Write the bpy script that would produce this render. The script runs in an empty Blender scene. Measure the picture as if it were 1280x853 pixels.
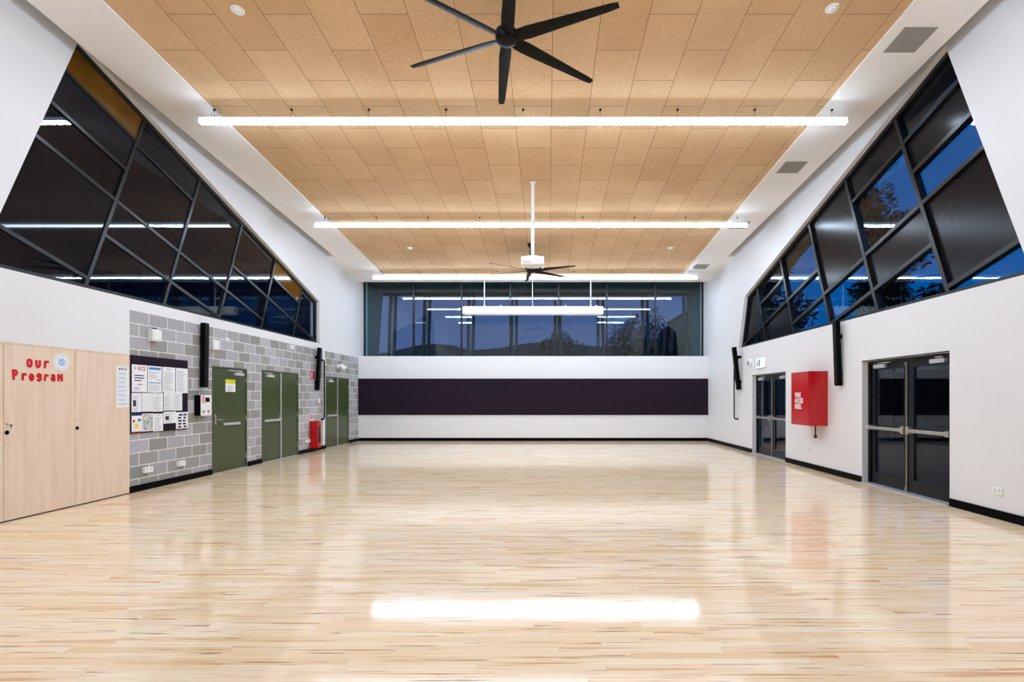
import bpy, bmesh, math, random
from mathutils import Matrix, Vector

SC = bpy.context.scene
COL = SC.collection
PI = math.pi
rnd = random.Random(7)

# ------------------------------------------------------------------ dimensions (metres)
EYE = 1.48
XL, XR = -6.46, 5.50          # side walls
YB = 17.5                     # lower back wall
YG = 18.05                    # back glazing, set behind a ledge
YN = -1.4                     # wall behind the camera
def ceil_z(y): return EYE + 5.201 - 0.0711 * y

# ------------------------------------------------------------------ materials
def lin(c):
    c = c / 255.0
    return c / 12.92 if c <= 0.04045 else ((c + 0.055) / 1.055) ** 2.4
def rgb(r, g, b): return (lin(r), lin(g), lin(b), 1.0)

def new_mat(name):
    m = bpy.data.materials.new(name); m.use_nodes = True
    nt = m.node_tree; nt.nodes.clear()
    out = nt.nodes.new('ShaderNodeOutputMaterial')
    return m, nt, out
def N(nt, typ, **kw):
    n = nt.nodes.new(typ)
    for k, v in kw.items(): setattr(n, k, v)
    return n
def MA(nt, op, a, b=None, c=None):
    n = nt.nodes.new('ShaderNodeMath'); n.operation = op
    for i, v in enumerate((a, b, c)):
        if v is None: continue
        if isinstance(v, (int, float)): n.inputs[i].default_value = v
        else: nt.links.new(v, n.inputs[i])
    return n.outputs[0]
def MIXC(nt, fac, a, b, blend='MIX'):
    n = nt.nodes.new('ShaderNodeMix'); n.data_type = 'RGBA'; n.blend_type = blend
    for s, v in ((n.inputs[0], fac), (n.inputs[6], a), (n.inputs[7], b)):
        if isinstance(v, (int, float, tuple)): s.default_value = v
        else: nt.links.new(v, s)
    return n.outputs[2]
def RAMP(nt, fac, stops):
    n = nt.nodes.new('ShaderNodeValToRGB')
    el = n.color_ramp.elements
    while len(el) < len(stops): el.new(0.5)
    for e, (p, c) in zip(el, stops): e.position = p; e.color = c
    nt.links.new(fac, n.inputs[0])
    return n.outputs[0]
def PRIN(nt, out, col, rough=0.5, metal=0.0, spec=0.5):
    b = nt.nodes.new('ShaderNodeBsdfPrincipled')
    for s, v in ((b.inputs['Base Color'], col), (b.inputs['Roughness'], rough), (b.inputs['Metallic'], metal), (b.inputs['Specular IOR Level'], spec)):
        if isinstance(v, (int, float, tuple)): s.default_value = v
        else: nt.links.new(v, s)
    nt.links.new(b.outputs[0], out.inputs[0])
    return b
def plain(name, c, rough=0.5, metal=0.0, spec=0.5, var=0.06, scale=6.0, bump=0.0, bscale=60.0):
    """a painted / plastic / metal surface with a slight procedural variation of its tone"""
    m, nt, out = new_mat(name)
    tc = N(nt, 'ShaderNodeTexCoord')
    nz = N(nt, 'ShaderNodeTexNoise'); nz.inputs['Scale'].default_value = scale; nz.inputs['Detail'].default_value = 3
    nt.links.new(tc.outputs['Object'], nz.inputs['Vector'])
    c = rgb(*c)
    d = tuple(min(1, v * (1 - var)) for v in c[:3]) + (1,)
    l = tuple(min(1, v * (1 + var)) for v in c[:3]) + (1,)
    col = RAMP(nt, nz.outputs[0], [(0.3, d), (0.7, l)])
    b = PRIN(nt, out, col, rough, metal, spec)
    if bump:
        n2 = N(nt, 'ShaderNodeTexNoise'); n2.inputs['Scale'].default_value = bscale
        nt.links.new(tc.outputs['Object'], n2.inputs['Vector'])
        bp = N(nt, 'ShaderNodeBump'); bp.inputs['Strength'].default_value = bump; bp.inputs['Distance'].default_value = 0.01
        nt.links.new(n2.outputs[0], bp.inputs['Height']); nt.links.new(bp.outputs[0], b.inputs['Normal'])
    return m
def emit(name, c, strength):
    m, nt, out = new_mat(name)
    e = N(nt, 'ShaderNodeEmission'); e.inputs[0].default_value = c; e.inputs[1].default_value = strength
    nt.links.new(e.outputs[0], out.inputs[0])
    return m
def glass(name, tint, ior=1.6):
    m, nt, out = new_mat(name)
    t = N(nt, 'ShaderNodeBsdfTransparent'); t.inputs[0].default_value = tint
    g = N(nt, 'ShaderNodeBsdfGlossy'); g.inputs['Roughness'].default_value = 0.0; g.inputs[0].default_value = (0.9, 0.95, 1, 1)
    f = N(nt, 'ShaderNodeFresnel')
    ge = N(nt, 'ShaderNodeNewGeometry')   # the sheet does not bend the light, so both of its faces reflect alike
    nt.links.new(MA(nt, 'MULTIPLY_ADD', ge.outputs['Backfacing'], 1.0 / ior - ior, ior), f.inputs[0])
    # very faint waviness of the sheet, seen in the bent reflections of the lights
    tc = N(nt, 'ShaderNodeTexCoord'); nz = N(nt, 'ShaderNodeTexNoise'); nz.inputs['Scale'].default_value = 0.6; nz.inputs['Detail'].default_value = 0
    nt.links.new(tc.outputs['Object'], nz.inputs['Vector'])
    bp = N(nt, 'ShaderNodeBump'); bp.inputs['Strength'].default_value = 0.05; bp.inputs['Distance'].default_value = 0.02
    nt.links.new(nz.outputs[0], bp.inputs['Height']); nt.links.new(bp.outputs[0], g.inputs['Normal'])
    mx = N(nt, 'ShaderNodeMixShader')
    nt.links.new(f.outputs[0], mx.inputs[0]); nt.links.new(t.outputs[0], mx.inputs[1]); nt.links.new(g.outputs[0], mx.inputs[2])
    nt.links.new(mx.outputs[0], out.inputs[0])
    return m

def floor_material():
    m, nt, out = new_mat('maple_boards')
    ge = N(nt, 'ShaderNodeNewGeometry'); sp = N(nt, 'ShaderNodeSeparateXYZ'); nt.links.new(ge.outputs['Position'], sp.inputs[0])
    X, Y = sp.outputs[0], sp.outputs[1]
    W = 0.066
    yr = MA(nt, 'DIVIDE', Y, W); row = MA(nt, 'FLOOR', yr)
    w1 = N(nt, 'ShaderNodeTexWhiteNoise', noise_dimensions='1D'); nt.links.new(row, w1.inputs['W'])
    w2 = N(nt, 'ShaderNodeTexWhiteNoise', noise_dimensions='1D'); nt.links.new(MA(nt, 'ADD', row, 0.37), w2.inputs['W'])
    ln = MA(nt, 'MULTIPLY_ADD', w2.outputs[0], 0.9, 0.55)
    bx = MA(nt, 'DIVIDE', MA(nt, 'MULTIPLY_ADD', w1.outputs[0], 7.0, X), ln); bid = MA(nt, 'FLOOR', bx)
    cv = N(nt, 'ShaderNodeCombineXYZ'); nt.links.new(row, cv.inputs[0]); nt.links.new(bid, cv.inputs[1])
    w3 = N(nt, 'ShaderNodeTexWhiteNoise', noise_dimensions='2D'); nt.links.new(cv.outputs[0], w3.inputs['Vector'])
    tone = w3.outputs[0]
    board = RAMP(nt, tone, [(0.0, rgb(243, 209, 168)), (0.10, rgb(249, 220, 182)), (0.5, rgb(252, 227, 194)), (1.0, rgb(254, 236, 209))])
    def grain(sx, sy, off, detail):
        c = N(nt, 'ShaderNodeCombineXYZ')
        nt.links.new(MA(nt, 'MULTIPLY_ADD', tone, 61.0, MA(nt, 'MULTIPLY', X, sx)), c.inputs[0])
        nt.links.new(MA(nt, 'MULTIPLY', Y, sy), c.inputs[1])
        nt.links.new(MA(nt, 'MULTIPLY_ADD', tone, 37.0, off), c.inputs[2])
        z = N(nt, 'ShaderNodeTexNoise'); z.inputs['Scale'].default_value = 1; z.inputs['Detail'].default_value = detail; z.inputs['Roughness'].default_value = 0.6
        nt.links.new(c.outputs[0], z.inputs['Vector'])
        return z.outputs[0]
    g1 = grain(2.2, 70, 0, 4); g2 = grain(0.8, 30, 9, 3); g3 = grain(1.7, 48, 21, 2)
    c = MIXC(nt, RAMP(nt, g1, [(0.35, (0.25,) * 3 + (1,)), (0.6, (0, 0, 0, 1))]), board, rgb(222, 178, 126))
    # brown heartwood streaks, and rarer small dark knots
    c = MIXC(nt, RAMP(nt, g2, [(0.57, (0, 0, 0, 1)), (0.68, (0.85,) * 3 + (1,))]), c, rgb(206, 140, 72))
    c = MIXC(nt, RAMP(nt, g3, [(0.64, (0, 0, 0, 1)), (0.70, (0.9,) * 3 + (1,))]), c, rgb(134, 78, 32))
    fy = MA(nt, 'FRACT', yr); fx = MA(nt, 'FRACT', bx)
    joint = MA(nt, 'MAXIMUM', MA(nt, 'LESS_THAN', fy, 0.022), MA(nt, 'LESS_THAN', MA(nt, 'MULTIPLY', fx, ln), 0.002))
    c = MIXC(nt, MA(nt, 'MULTIPLY', joint, 0.3), c, rgb(140, 98, 58))
    b = PRIN(nt, out, c, 0.13, 0, 0.5)
    rz = N(nt, 'ShaderNodeTexNoise'); rz.inputs['Scale'].default_value = 0.7; nt.links.new(ge.outputs['Position'], rz.inputs['Vector'])
    nt.links.new(MA(nt, 'MULTIPLY_ADD', rz.outputs[0], 0.05, 0.065), b.inputs['Roughness'])
    h = MA(nt, 'MULTIPLY_ADD', joint, -1.0, MA(nt, 'MULTIPLY', tone, 0.25))
    bp = N(nt, 'ShaderNodeBump'); bp.inputs['Strength'].default_value = 0.12; bp.inputs['Distance'].default_value = 0.0006
    nt.links.new(h, bp.inputs['Height']); nt.links.new(bp.outputs[0], b.inputs['Normal'])
    return m

def block_material():
    m, nt, out = new_mat('grey_blockwork')
    ge = N(nt, 'ShaderNodeNewGeometry'); sp = N(nt, 'ShaderNodeSeparateXYZ'); nt.links.new(ge.outputs['Position'], sp.inputs[0])
    cv = N(nt, 'ShaderNodeCombineXYZ')
    nt.links.new(MA(nt, 'SUBTRACT', sp.outputs[1], 7.90 - 40.4), cv.inputs[0]); nt.links.new(MA(nt, 'ADD', sp.outputs[2], 0.0), cv.inputs[1])
    br = N(nt, 'ShaderNodeTexBrick'); br.offset = 0.5; br.offset_frequency = 2; br.squash = 1
    nt.links.new(cv.outputs[0], br.inputs['Vector'])
    br.inputs['Scale'].default_value = 1; br.inputs['Brick Width'].default_value = 0.404; br.inputs['Row Height'].default_value = 0.2035
    br.inputs['Mortar Size'].default_value = 0.006; br.inputs['Mortar Smooth'].default_value = 0.1; br.inputs['Bias'].default_value = 0.0
    br.inputs['Color1'].default_value = rgb(148, 147, 141); br.inputs['Color2'].default_value = rgb(190, 189, 198); br.inputs['Mortar'].default_value = rgb(254, 250, 245)
    nz = N(nt, 'ShaderNodeTexNoise'); nz.inputs['Scale'].default_value = 45; nz.inputs['Detail'].default_value = 4; nt.links.new(ge.outputs['Position'], nz.inputs['Vector'])
    c = MIXC(nt, 0.28, br.outputs[0], RAMP(nt, nz.outputs[0], [(0.3, (0.3,) * 3 + (1,)), (0.7, (0.9, 0.9, 0.92, 1))]), 'MULTIPLY')
    b = PRIN(nt, out, c, 0.75, 0, 0.3)
    bp = N(nt, 'ShaderNodeBump'); bp.inputs['Strength'].default_value = 0.5; bp.inputs['Distance'].default_value = 0.004
    nt.links.new(MA(nt, 'MULTIPLY_ADD', nz.outputs[0], 0.3, MA(nt, 'MULTIPLY', br.outputs['Fac'], -1.0)), bp.inputs['Height']); nt.links.new(bp.outputs[0], b.inputs['Normal'])
    return m

def ceiling_material():
    m, nt, out = new_mat('timber_fibre_panels')
    ge = N(nt, 'ShaderNodeNewGeometry'); sp = N(nt, 'ShaderNodeSeparateXYZ'); nt.links.new(ge.outputs['Position'], sp.inputs[0])
    cv = N(nt, 'ShaderNodeCombineXYZ')
    nt.links.new(MA(nt, 'ADD', sp.outputs[1], 12 - 7.06), cv.inputs[0]); nt.links.new(MA(nt, 'ADD', sp.outputs[0], 4.73 + 6.0), cv.inputs[1])
    br = N(nt, 'ShaderNodeTexBrick'); br.offset = 0.5; br.offset_frequency = 2
    nt.links.new(cv.outputs[0], br.inputs['Vector'])
    br.inputs['Scale'].default_value = 1; br.inputs['Brick Width'].default_value = 1.19; br.inputs['Row Height'].default_value = 0.6
    br.inputs['Mortar Size'].default_value = 0.004; br.inputs['Mortar Smooth'].default_value = 0.2; br.inputs['Bias'].default_value = 0.0
    br.inputs['Color1'].default_value = rgb(219, 181, 138); br.inputs['Color2'].default_value = rgb(231, 196, 154); br.inputs['Mortar'].default_value = rgb(128, 92, 60)
    nz = N(nt, 'ShaderNodeTexNoise'); nz.inputs['Scale'].default_value = 38; nz.inputs['Detail'].default_value = 6; nz.inputs['Roughness'].default_value = 0.75
    nt.links.new(ge.outputs['Position'], nz.inputs['Vector'])
    n2 = N(nt, 'ShaderNodeTexNoise'); n2.inputs['Scale'].default_value = 1.1; n2.inputs['Detail'].default_value = 2; nt.links.new(ge.outputs['Position'], n2.inputs['Vector'])
    c = MIXC(nt, 0.40, br.outputs[0], RAMP(nt, nz.outputs[0], [(0.30, rgb(165, 140, 115)), (0.62, (1, 1, 1, 1))]), 'MULTIPLY')
    c = MIXC(nt, 0.18, c, RAMP(nt, n2.outputs[0], [(0.35, rgb(190, 160, 120)), (0.65, (1, 1, 1, 1))]), 'MULTIPLY')
    b = PRIN(nt, out, c, 0.85, 0, 0.2)
    bp = N(nt, 'ShaderNodeBump'); bp.inputs['Strength'].default_value = 0.4; bp.inputs['Distance'].default_value = 0.004
    nt.links.new(MA(nt, 'MULTIPLY_ADD', br.outputs['Fac'], -1.0, MA(nt, 'MULTIPLY', nz.outputs[0], 0.4)), bp.inputs['Height']); nt.links.new(bp.outputs[0], b.inputs['Normal'])
    return m

def map_material():
    m, nt, out = new_mat('coloured_map_print')
    tc = N(nt, 'ShaderNodeTexCoord'); v = N(nt, 'ShaderNodeTexVoronoi'); v.inputs['Scale'].default_value = 28
    nt.links.new(tc.outputs['Object'], v.inputs['Vector'])
    sp = N(nt, 'ShaderNodeSeparateColor'); nt.links.new(v.outputs['Color'], sp.inputs[0])
    c = RAMP(nt, sp.outputs[0], [(0.0, rgb(120, 160, 205)), (0.3, rgb(150, 195, 165)), (0.5, rgb(232, 232, 238)), (0.72, rgb(226, 180, 170)), (1.0, rgb(140, 140, 160))])
    PRIN(nt, out, c, 0.8, 0, 0.2)
    return m

def ply_material():
    m, nt, out = new_mat('pale_plywood')
    ge = N(nt, 'ShaderNodeNewGeometry'); sp = N(nt, 'ShaderNodeSeparateXYZ'); nt.links.new(ge.outputs['Position'], sp.inputs[0])
    cv = N(nt, 'ShaderNodeCombineXYZ')
    nt.links.new(MA(nt, 'MULTIPLY', sp.outputs[1], 14.0), cv.inputs[0]); nt.links.new(MA(nt, 'MULTIPLY', sp.outputs[2], 1.2), cv.inputs[1])
    nz = N(nt, 'ShaderNodeTexNoise'); nz.inputs['Scale'].default_value = 1; nz.inputs['Detail'].default_value = 4; nt.links.new(cv.outputs[0], nz.inputs['Vector'])
    c = RAMP(nt, nz.outputs[0], [(0.3, rgb(222, 198, 175)), (0.5, rgb(228, 206, 185)), (0.7, rgb(233, 213, 194))])
    PRIN(nt, out, c, 0.45, 0, 0.35)
    return m

M = dict(
    floor=floor_material(), block=block_material(), timber=ceiling_material(), ply=ply_material(), map=map_material(), hill=plain('dry_hill_grass', (150, 142, 122), 0.9, var=0.2, scale=0.2),
    white=plain('white_wall_paint', (226, 226, 229), 0.6, var=0.012, scale=1.2),
    soffit=plain('white_plasterboard', (244, 240, 238), 0.7, var=0.012, scale=1.2),
    black=plain('black_gloss_skirting', (5, 5, 6), 0.4, 0, 0.05),
    frame=plain('black_aluminium', (15, 16, 19), 0.35, 0.0, 0.35),
    panel=plain('dark_glossy_panel', (24, 22, 25), 0.2, 0, 0.13, var=0.15, scale=3),
    spandrel=plain('dark_glazed_panel', (24, 24, 29), 0.03, 0, 0.14, var=0.05),
    ochre=plain('ochre_glazed_panel', (104, 68, 16), 0.06, 0, 0.5, var=0.12, scale=3),
    felt=plain('aubergine_felt', (40, 30, 43), 0.95, 0, 0.1, var=0.12, scale=40, bump=0.4, bscale=300),
    green=plain('olive_green_paint', (64, 75, 42), 0.3, 0, 0.5, var=0.03),
    steel=plain('brushed_steel', (190, 184, 176), 0.3, 0.9),
    alum=plain('satin_aluminium', (205, 207, 210), 0.4, 0.5),
    red=plain('red_enamel', (186, 10, 16), 0.25, 0, 0.5, var=0.04),
    plastic=plain('white_plastic', (236, 236, 236), 0.4, var=0.01),
    fan=plain('matt_black_fan', (13, 12, 12), 0.5, 0, 0.15),
    speaker=plain('black_speaker', (4, 4, 5), 0.6, 0, 0.08),
    grille=plain('dark_vent_grille', (158, 152, 146), 0.5, 0.0),
    paper=plain('white_paper', (234, 235, 240), 0.8, 0, 0.2, var=0.01),
    ink=plain('grey_print', (150, 152, 160), 0.8, 0, 0.2),
    inkd=plain('dark_print', (52, 54, 64), 0.8, 0, 0.2),
    blue=plain('blue_print', (70, 130, 200), 0.8, 0, 0.2), blued=plain('navy_print', (36, 52, 110), 0.8, 0, 0.2),
    bluel=plain('pale_blue_print', (150, 180, 216), 0.8, 0, 0.2, var=0.2, scale=60),
    redp=plain('red_paper', (204, 34, 46), 0.8, 0, 0.2), yellow=plain('yellow_green_print', (214, 218, 40), 0.8, 0, 0.2),
    yel=plain('yellow_print', (236, 214, 90), 0.8, 0, 0.2), greenp=plain('green_print', (120, 180, 130), 0.8, 0, 0.2), pink=plain('pink_label', (232, 150, 158), 0.6),
    teal=emit('teal_lit_sign', (0.0, 0.27, 0.35, 1), 0.9), signw=emit('white_lit_sign', (0.93, 0.93, 1.0, 1), 1.5),
    tube=emit('led_diffuser', (0.655, 0.82, 1.0, 1), 69.0), tubeup=emit('led_uplight_lens', (0.66, 0.82, 1.0, 1), 2.6),
    glass=glass('clear_glass', (0.86, 0.90, 0.93, 1), 1.27), glassb=glass('tinted_glass', (0.80, 0.88, 0.90, 1), 1.5),
    bark=plain('dark_bark', (40, 34, 28), 0.9), leaf=plain('dark_leaf', (9, 12, 8), 0.9, var=0.3), leafb=plain('brown_leaf', (120, 108, 76), 0.7, var=0.3),
    hood=plain('grey_green_cladding', (78, 104, 108), 0.5), ext=plain('charcoal_steel', (34, 38, 46), 0.5), ground=plain('dark_grass', (30, 36, 26), 0.9), batten=plain('timber_batten', (110, 82, 58), 0.7), roofm=plain('dark_roof', (46, 48, 54), 0.6),
)

# ------------------------------------------------------------------ geometry helpers
class MB:
    def __init__(s): s.bm = bmesh.new(); s.mi = 0
    def _tag(s, faces):
        for f in faces: f.material_index = s.mi
    def box(s, x0, x1, y0, y1, z0, z1, bevel=0.0, seg=2):
        v = [s.bm.verts.new(p) for p in ((x0, y0, z0), (x1, y0, z0), (x1, y1, z0), (x0, y1, z0), (x0, y0, z1), (x1, y0, z1), (x1, y1, z1), (x0, y1, z1))]
        fs = [s.bm.faces.new([v[i] for i in q]) for q in ((0, 3, 2, 1), (4, 5, 6, 7), (0, 1, 5, 4), (1, 2, 6, 5), (2, 3, 7, 6), (3, 0, 4, 7))]
        s._tag(fs)
        if bevel:
            es = list({e for f in fs for e in f.edges})
            r = bmesh.ops.bevel(s.bm, geom=es, offset=bevel, segments=seg, affect='EDGES', profile=0.5)
            s._tag(r['faces'])
        return s
    def prism(s, pts, fn, lo, hi):
        """pts: 2-D outline; fn(a, b, w) gives the 3-D point; extruded from w=lo to w=hi"""
        n = len(pts)
        A = [s.bm.verts.new(fn(a, b, lo)) for a, b in pts]; B = [s.bm.verts.new(fn(a, b, hi)) for a, b in pts]
        fs = [s.bm.faces.new(A[::-1]), s.bm.faces.new(B)] + [s.bm.faces.new((A[i], A[(i + 1) % n], B[(i + 1) % n], B[i])) for i in range(n)]
        s._tag(fs); return s
    def tube(s, pts, r, seg=10, cap=True):
        pts = [Vector(p) for p in pts]; rings = []
        up = None
        for i, p in enumerate(pts):
            d = (pts[min(i + 1, len(pts) - 1)] - pts[max(i - 1, 0)]).normalized()
            if up is None:
                up = Vector((0, 0, 1)) if abs(d.z) < 0.9 else Vector((1, 0, 0))
            a = d.cross(up).normalized(); b = d.cross(a).normalized(); up = a.cross(d)
            rr = r[i] if isinstance(r, (list, tuple)) else r
            rings.append([s.bm.verts.new(p + (a * math.cos(t) + b * math.sin(t)) * rr) for t in [2 * PI * k / seg for k in range(seg)]])
        fs = []
        for A, B in zip(rings, rings[1:]):
            for k in range(seg): fs.append(s.bm.faces.new((A[k], A[(k + 1) % seg], B[(k + 1) % seg], B[k])))
        if cap: fs += [s.bm.faces.new(rings[0][::-1]), s.bm.faces.new(rings[-1])]
        s._tag(fs); return s
    def lathe(s, prof, seg=24, axis='z', o=(0, 0, 0)):
        """prof: list of (radius, height)"""
        rings = []
        for r, h in prof:
            ring = []
            for k in range(seg):
                t = 2 * PI * k / seg; p = (max(r, 1e-4) * math.cos(t), max(r, 1e-4) * math.sin(t), h)
                if axis == 'y': p = (p[0], -p[2], p[1])
                if axis == 'x': p = (p[2], p[0], p[1])
                ring.append(s.bm.verts.new((p[0] + o[0], p[1] + o[1], p[2] + o[2])))
            rings.append(ring)
        fs = []
        for A, B in zip(rings, rings[1:]):
            for k in range(seg): fs.append(s.bm.faces.new((A[k], A[(k + 1) % seg], B[(k + 1) % seg], B[k])))
        fs += [s.bm.faces.new(rings[0][::-1]), s.bm.faces.new(rings[-1])]
        s._tag(fs); return s
    def build(s, name, mats, parent=None, matrix=None, smooth=False, fix=True):
        if fix: bmesh.ops.recalc_face_normals(s.bm, faces=s.bm.faces)
        me = bpy.data.meshes.new(name)
        s.bm.to_mesh(me); s.bm.free()
        for mm in (mats if isinstance(mats, (list, tuple)) else [mats]): me.materials.append(mm)
        if smooth:
            for p in me.polygons: p.use_smooth = True
            if hasattr(me, 'set_sharp_from_angle'): me.set_sharp_from_angle(angle=math.radians(35))
        o = bpy.data.objects.new(name, me); COL.objects.link(o)
        if parent: o.parent = parent
        if matrix is not None: o.matrix_world = matrix if not parent else o.matrix_world
        return o
def tag(o, label=None, cat=None, group=None, kind=None):
    if label: o['label'] = label
    if cat: o['category'] = cat
    if group: o['group'] = group
    if kind: o['kind'] = kind
    return o
def empty(name, matrix, label, cat, group=None, kind=None):
    o = bpy.data.objects.new(name, None); COL.objects.link(o)
    o.empty_display_size = 0.1
    o.matrix_world = matrix if isinstance(matrix, Matrix) else Matrix.Translation(matrix)
    return tag(o, label, cat, group, kind)
# wall frames: local x = reading direction, local y = up, local z = out of the wall into the room
def frL(y, z, x=XL): return Matrix(((0, 0, 1, x), (1, 0, 0, y), (0, 1, 0, z), (0, 0, 0, 1)))
def frR(y, z, x=XR): return Matrix(((0, 0, -1, x), (-1, 0, 0, y), (0, 1, 0, z), (0, 0, 0, 1)))
def frB(x, z, y=YB): return Matrix(((1, 0, 0, x), (0, 0, -1, y), (0, 1, 0, z), (0, 0, 0, 1)))
def text(body, name, size, pos, m, parent, bold=0.0, align='LEFT', sx=1.0):
    cu = bpy.data.curves.new(name, 'FONT'); cu.body = body; cu.size = size; cu.extrude = 0.0006; cu.offset = bold; cu.align_x = align
    cu.resolution_u = 2; cu.space_line = 0.85
    o = bpy.data.objects.new('tmp', cu); COL.objects.link(o)
    dg = bpy.context.evaluated_depsgraph_get()
    me = bpy.data.meshes.new_from_object(o.evaluated_get(dg)); bpy.data.objects.remove(o)
    for v in me.vertices: v.co.x *= sx
    me.materials.clear(); me.materials.append(m)
    t = bpy.data.objects.new(name, me); COL.objects.link(t); t.parent = parent; t.location = pos
    return t
def copy_tree(o, parent=None):
    c = o.copy(); COL.objects.link(c)
    if parent is not None: c.parent = parent
    for ch in list(o.children): copy_tree(ch, c)
    return c
def struct(o, label=None): o['kind'] = 'structure'; (label and o.__setitem__('label', label)); return o

# ------------------------------------------------------------------ the room shell
b = MB(); b.box(XL - 0.3, XR + 0.3, YN - 0.3, YB, -0.2, 0.0)
struct(b.build('floor', M['floor']), 'glossy pale maple strip floor')

TH = 0.26
DOORS_L = [(9.867, 11.02, 2.10), (11.585, 13.29, 2.115), (14.925, 16.67, 2.105)]
DOORS_R = [(6.998, 8.945, 2.11), (11.81, 13.73, 2.07)]
SILL_L, SILL_R = 3.02, 2.90
YE = 18.4
# window outlines on the wall plane: (depth, height above eye)
WL = [(5.25 + 0.364 * (SILL_L - EYE), SILL_L - EYE), (14.53, SILL_L - EYE), (14.53, 2.725), (7.07, 4.955)]
WR = [(5.30 + 0.364 * (SILL_R - EYE), SILL_R - EYE), (14.70, SILL_R - EYE), (14.26, 2.82), (7.075, 4.865)]
WL = [(a, c + EYE) for a, c in WL]; WR = [(a, c + EYE) for a, c in WR]

def side_wall(name, x0, sgn, doors, win, sill, block, label):
    b = MB(); fn = lambda y, z, w: (x0 + sgn * w, y, z)
    def rect(y0, y1, z0, z1, mi=0):
        b.mi = mi; b.prism([(y0, z0), (y1, z0), (y1, z1), (y0, z1)], fn, 0, TH)
    if block:
        rect(YN, 7.92, 0, sill); rect(7.92, YE, 2.85, sill)
        y = 7.92
        for d0, d1, h in doors: rect(y, d0, 0, 2.85, 1); rect(d0, d1, h, 2.85, 1); y = d1
        rect(y, YB, 0, 2.85, 1); rect(YB, YE, 0, 2.85)
    else:
        y = YN
        for d0, d1, h in doors: rect(y, d0, 0, sill); rect(d0, d1, h, sill); y = d1
        rect(y, YE, 0, sill)
    b.mi = 0; top = 7.6
    b.prism([(YN, sill), win[0], win[3], (win[3][0], top), (YN, top)], fn, 0, TH)
    b.prism([win[3], win[2], (win[2][0], top), (win[3][0], top)], fn, 0, TH)
    b.prism([win[1], (YE, sill), (YE, top), (win[2][0], top), win[2]], fn, 0, TH)
    return struct(b.build(name, [M['white'], M['block']]), label)
side_wall('wall_left', XL, -1, DOORS_L, WL, SILL_L, True, 'left wall, grey concrete blockwork below and white paint above')
side_wall('wall_right', XR, 1, DOORS_R, WR, SILL_R, False, 'white painted right wall')
b = MB(); b.box(XL, XR, YB, YE, 0, 2.905); struct(b.build('wall_back', M['white']), 'white lower back wall under the wide window')
b = MB(); b.box(XL, XR, YN - 0.25, YN, 0, 7.6); struct(b.build('wall_front', M['white']))

# ceiling: timber fibre panels inside a white plasterboard border, sloping down towards the back
fnc = lambda x, y, w: (x, y, ceil_z(y) + w)
TX0, TX1, TY1 = -5.335, 4.41, 16.72
b = MB(); b.prism([(TX0, YN), (TX1, YN), (TX1, TY1), (TX0, TY1)], fnc, 0.022, 0.12)
struct(b.build('ceiling', M['timber']), 'sloping timber fibre panel ceiling')
b = MB()
b.prism([(-6.235, YN), (TX0, YN), (TX0, YB), (XL, YB), (XL, 15.0), (-6.235, 15.0)], fnc, 0, 0.30)
b.prism([(TX1, YN), (5.29, YN), (5.29, 15.0), (XR, 15.0), (XR, YB), (TX1, YB)], fnc, 0, 0.30)
b.prism([(TX0, TY1), (TX1, TY1), (TX1, YB), (TX0, YB)], fnc, 0, 0.30)
struct(b.build('trim_1', M['soffit']), 'white plasterboard border around the timber ceiling')
b = MB(); b.box(XL, XR, YB, YG + 0.3, 5.62, 5.75); struct(b.build('trim_2', M['soffit']))
b = MB(); b.box(XL - 0.5, XR + 0.5, YN - 0.4, YG + 0.3, 7.6, 7.8); b.box(XL - 0.3, XR + 0.3, YG + 0.31, YG + 0.5, 5.75, 7.6)
struct(b.build('roof', M['roofm']))

def skirting(name, segs, side):
    b = MB()
    for s0, s1 in segs:
        if side == 'L': b.box(XL + 0.001, XL + 0.018, s0, s1, 0, 0.105, 0.003, 1)
        if side == 'R': b.box(XR - 0.018, XR - 0.001, s0, s1, 0, 0.11, 0.003, 1)
        if side == 'B': b.box(s0, s1, YB - 0.018, YB - 0.001, 0, 0.11, 0.003, 1)
    return struct(b.build(name, M['black']), 'black skirting board')
skirting('baseboard_left', [(7.90, 9.86), (11.03, 11.58), (13.30, 14.92), (16.68, YB - 0.02)], 'L')
skirting('baseboard_right', [(YN, 6.99), (8.95, 11.80), (13.74, YB - 0.02)], 'R')
skirting('baseboard_back', [(XL + 0.02, XR - 0.02)], 'B')

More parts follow.
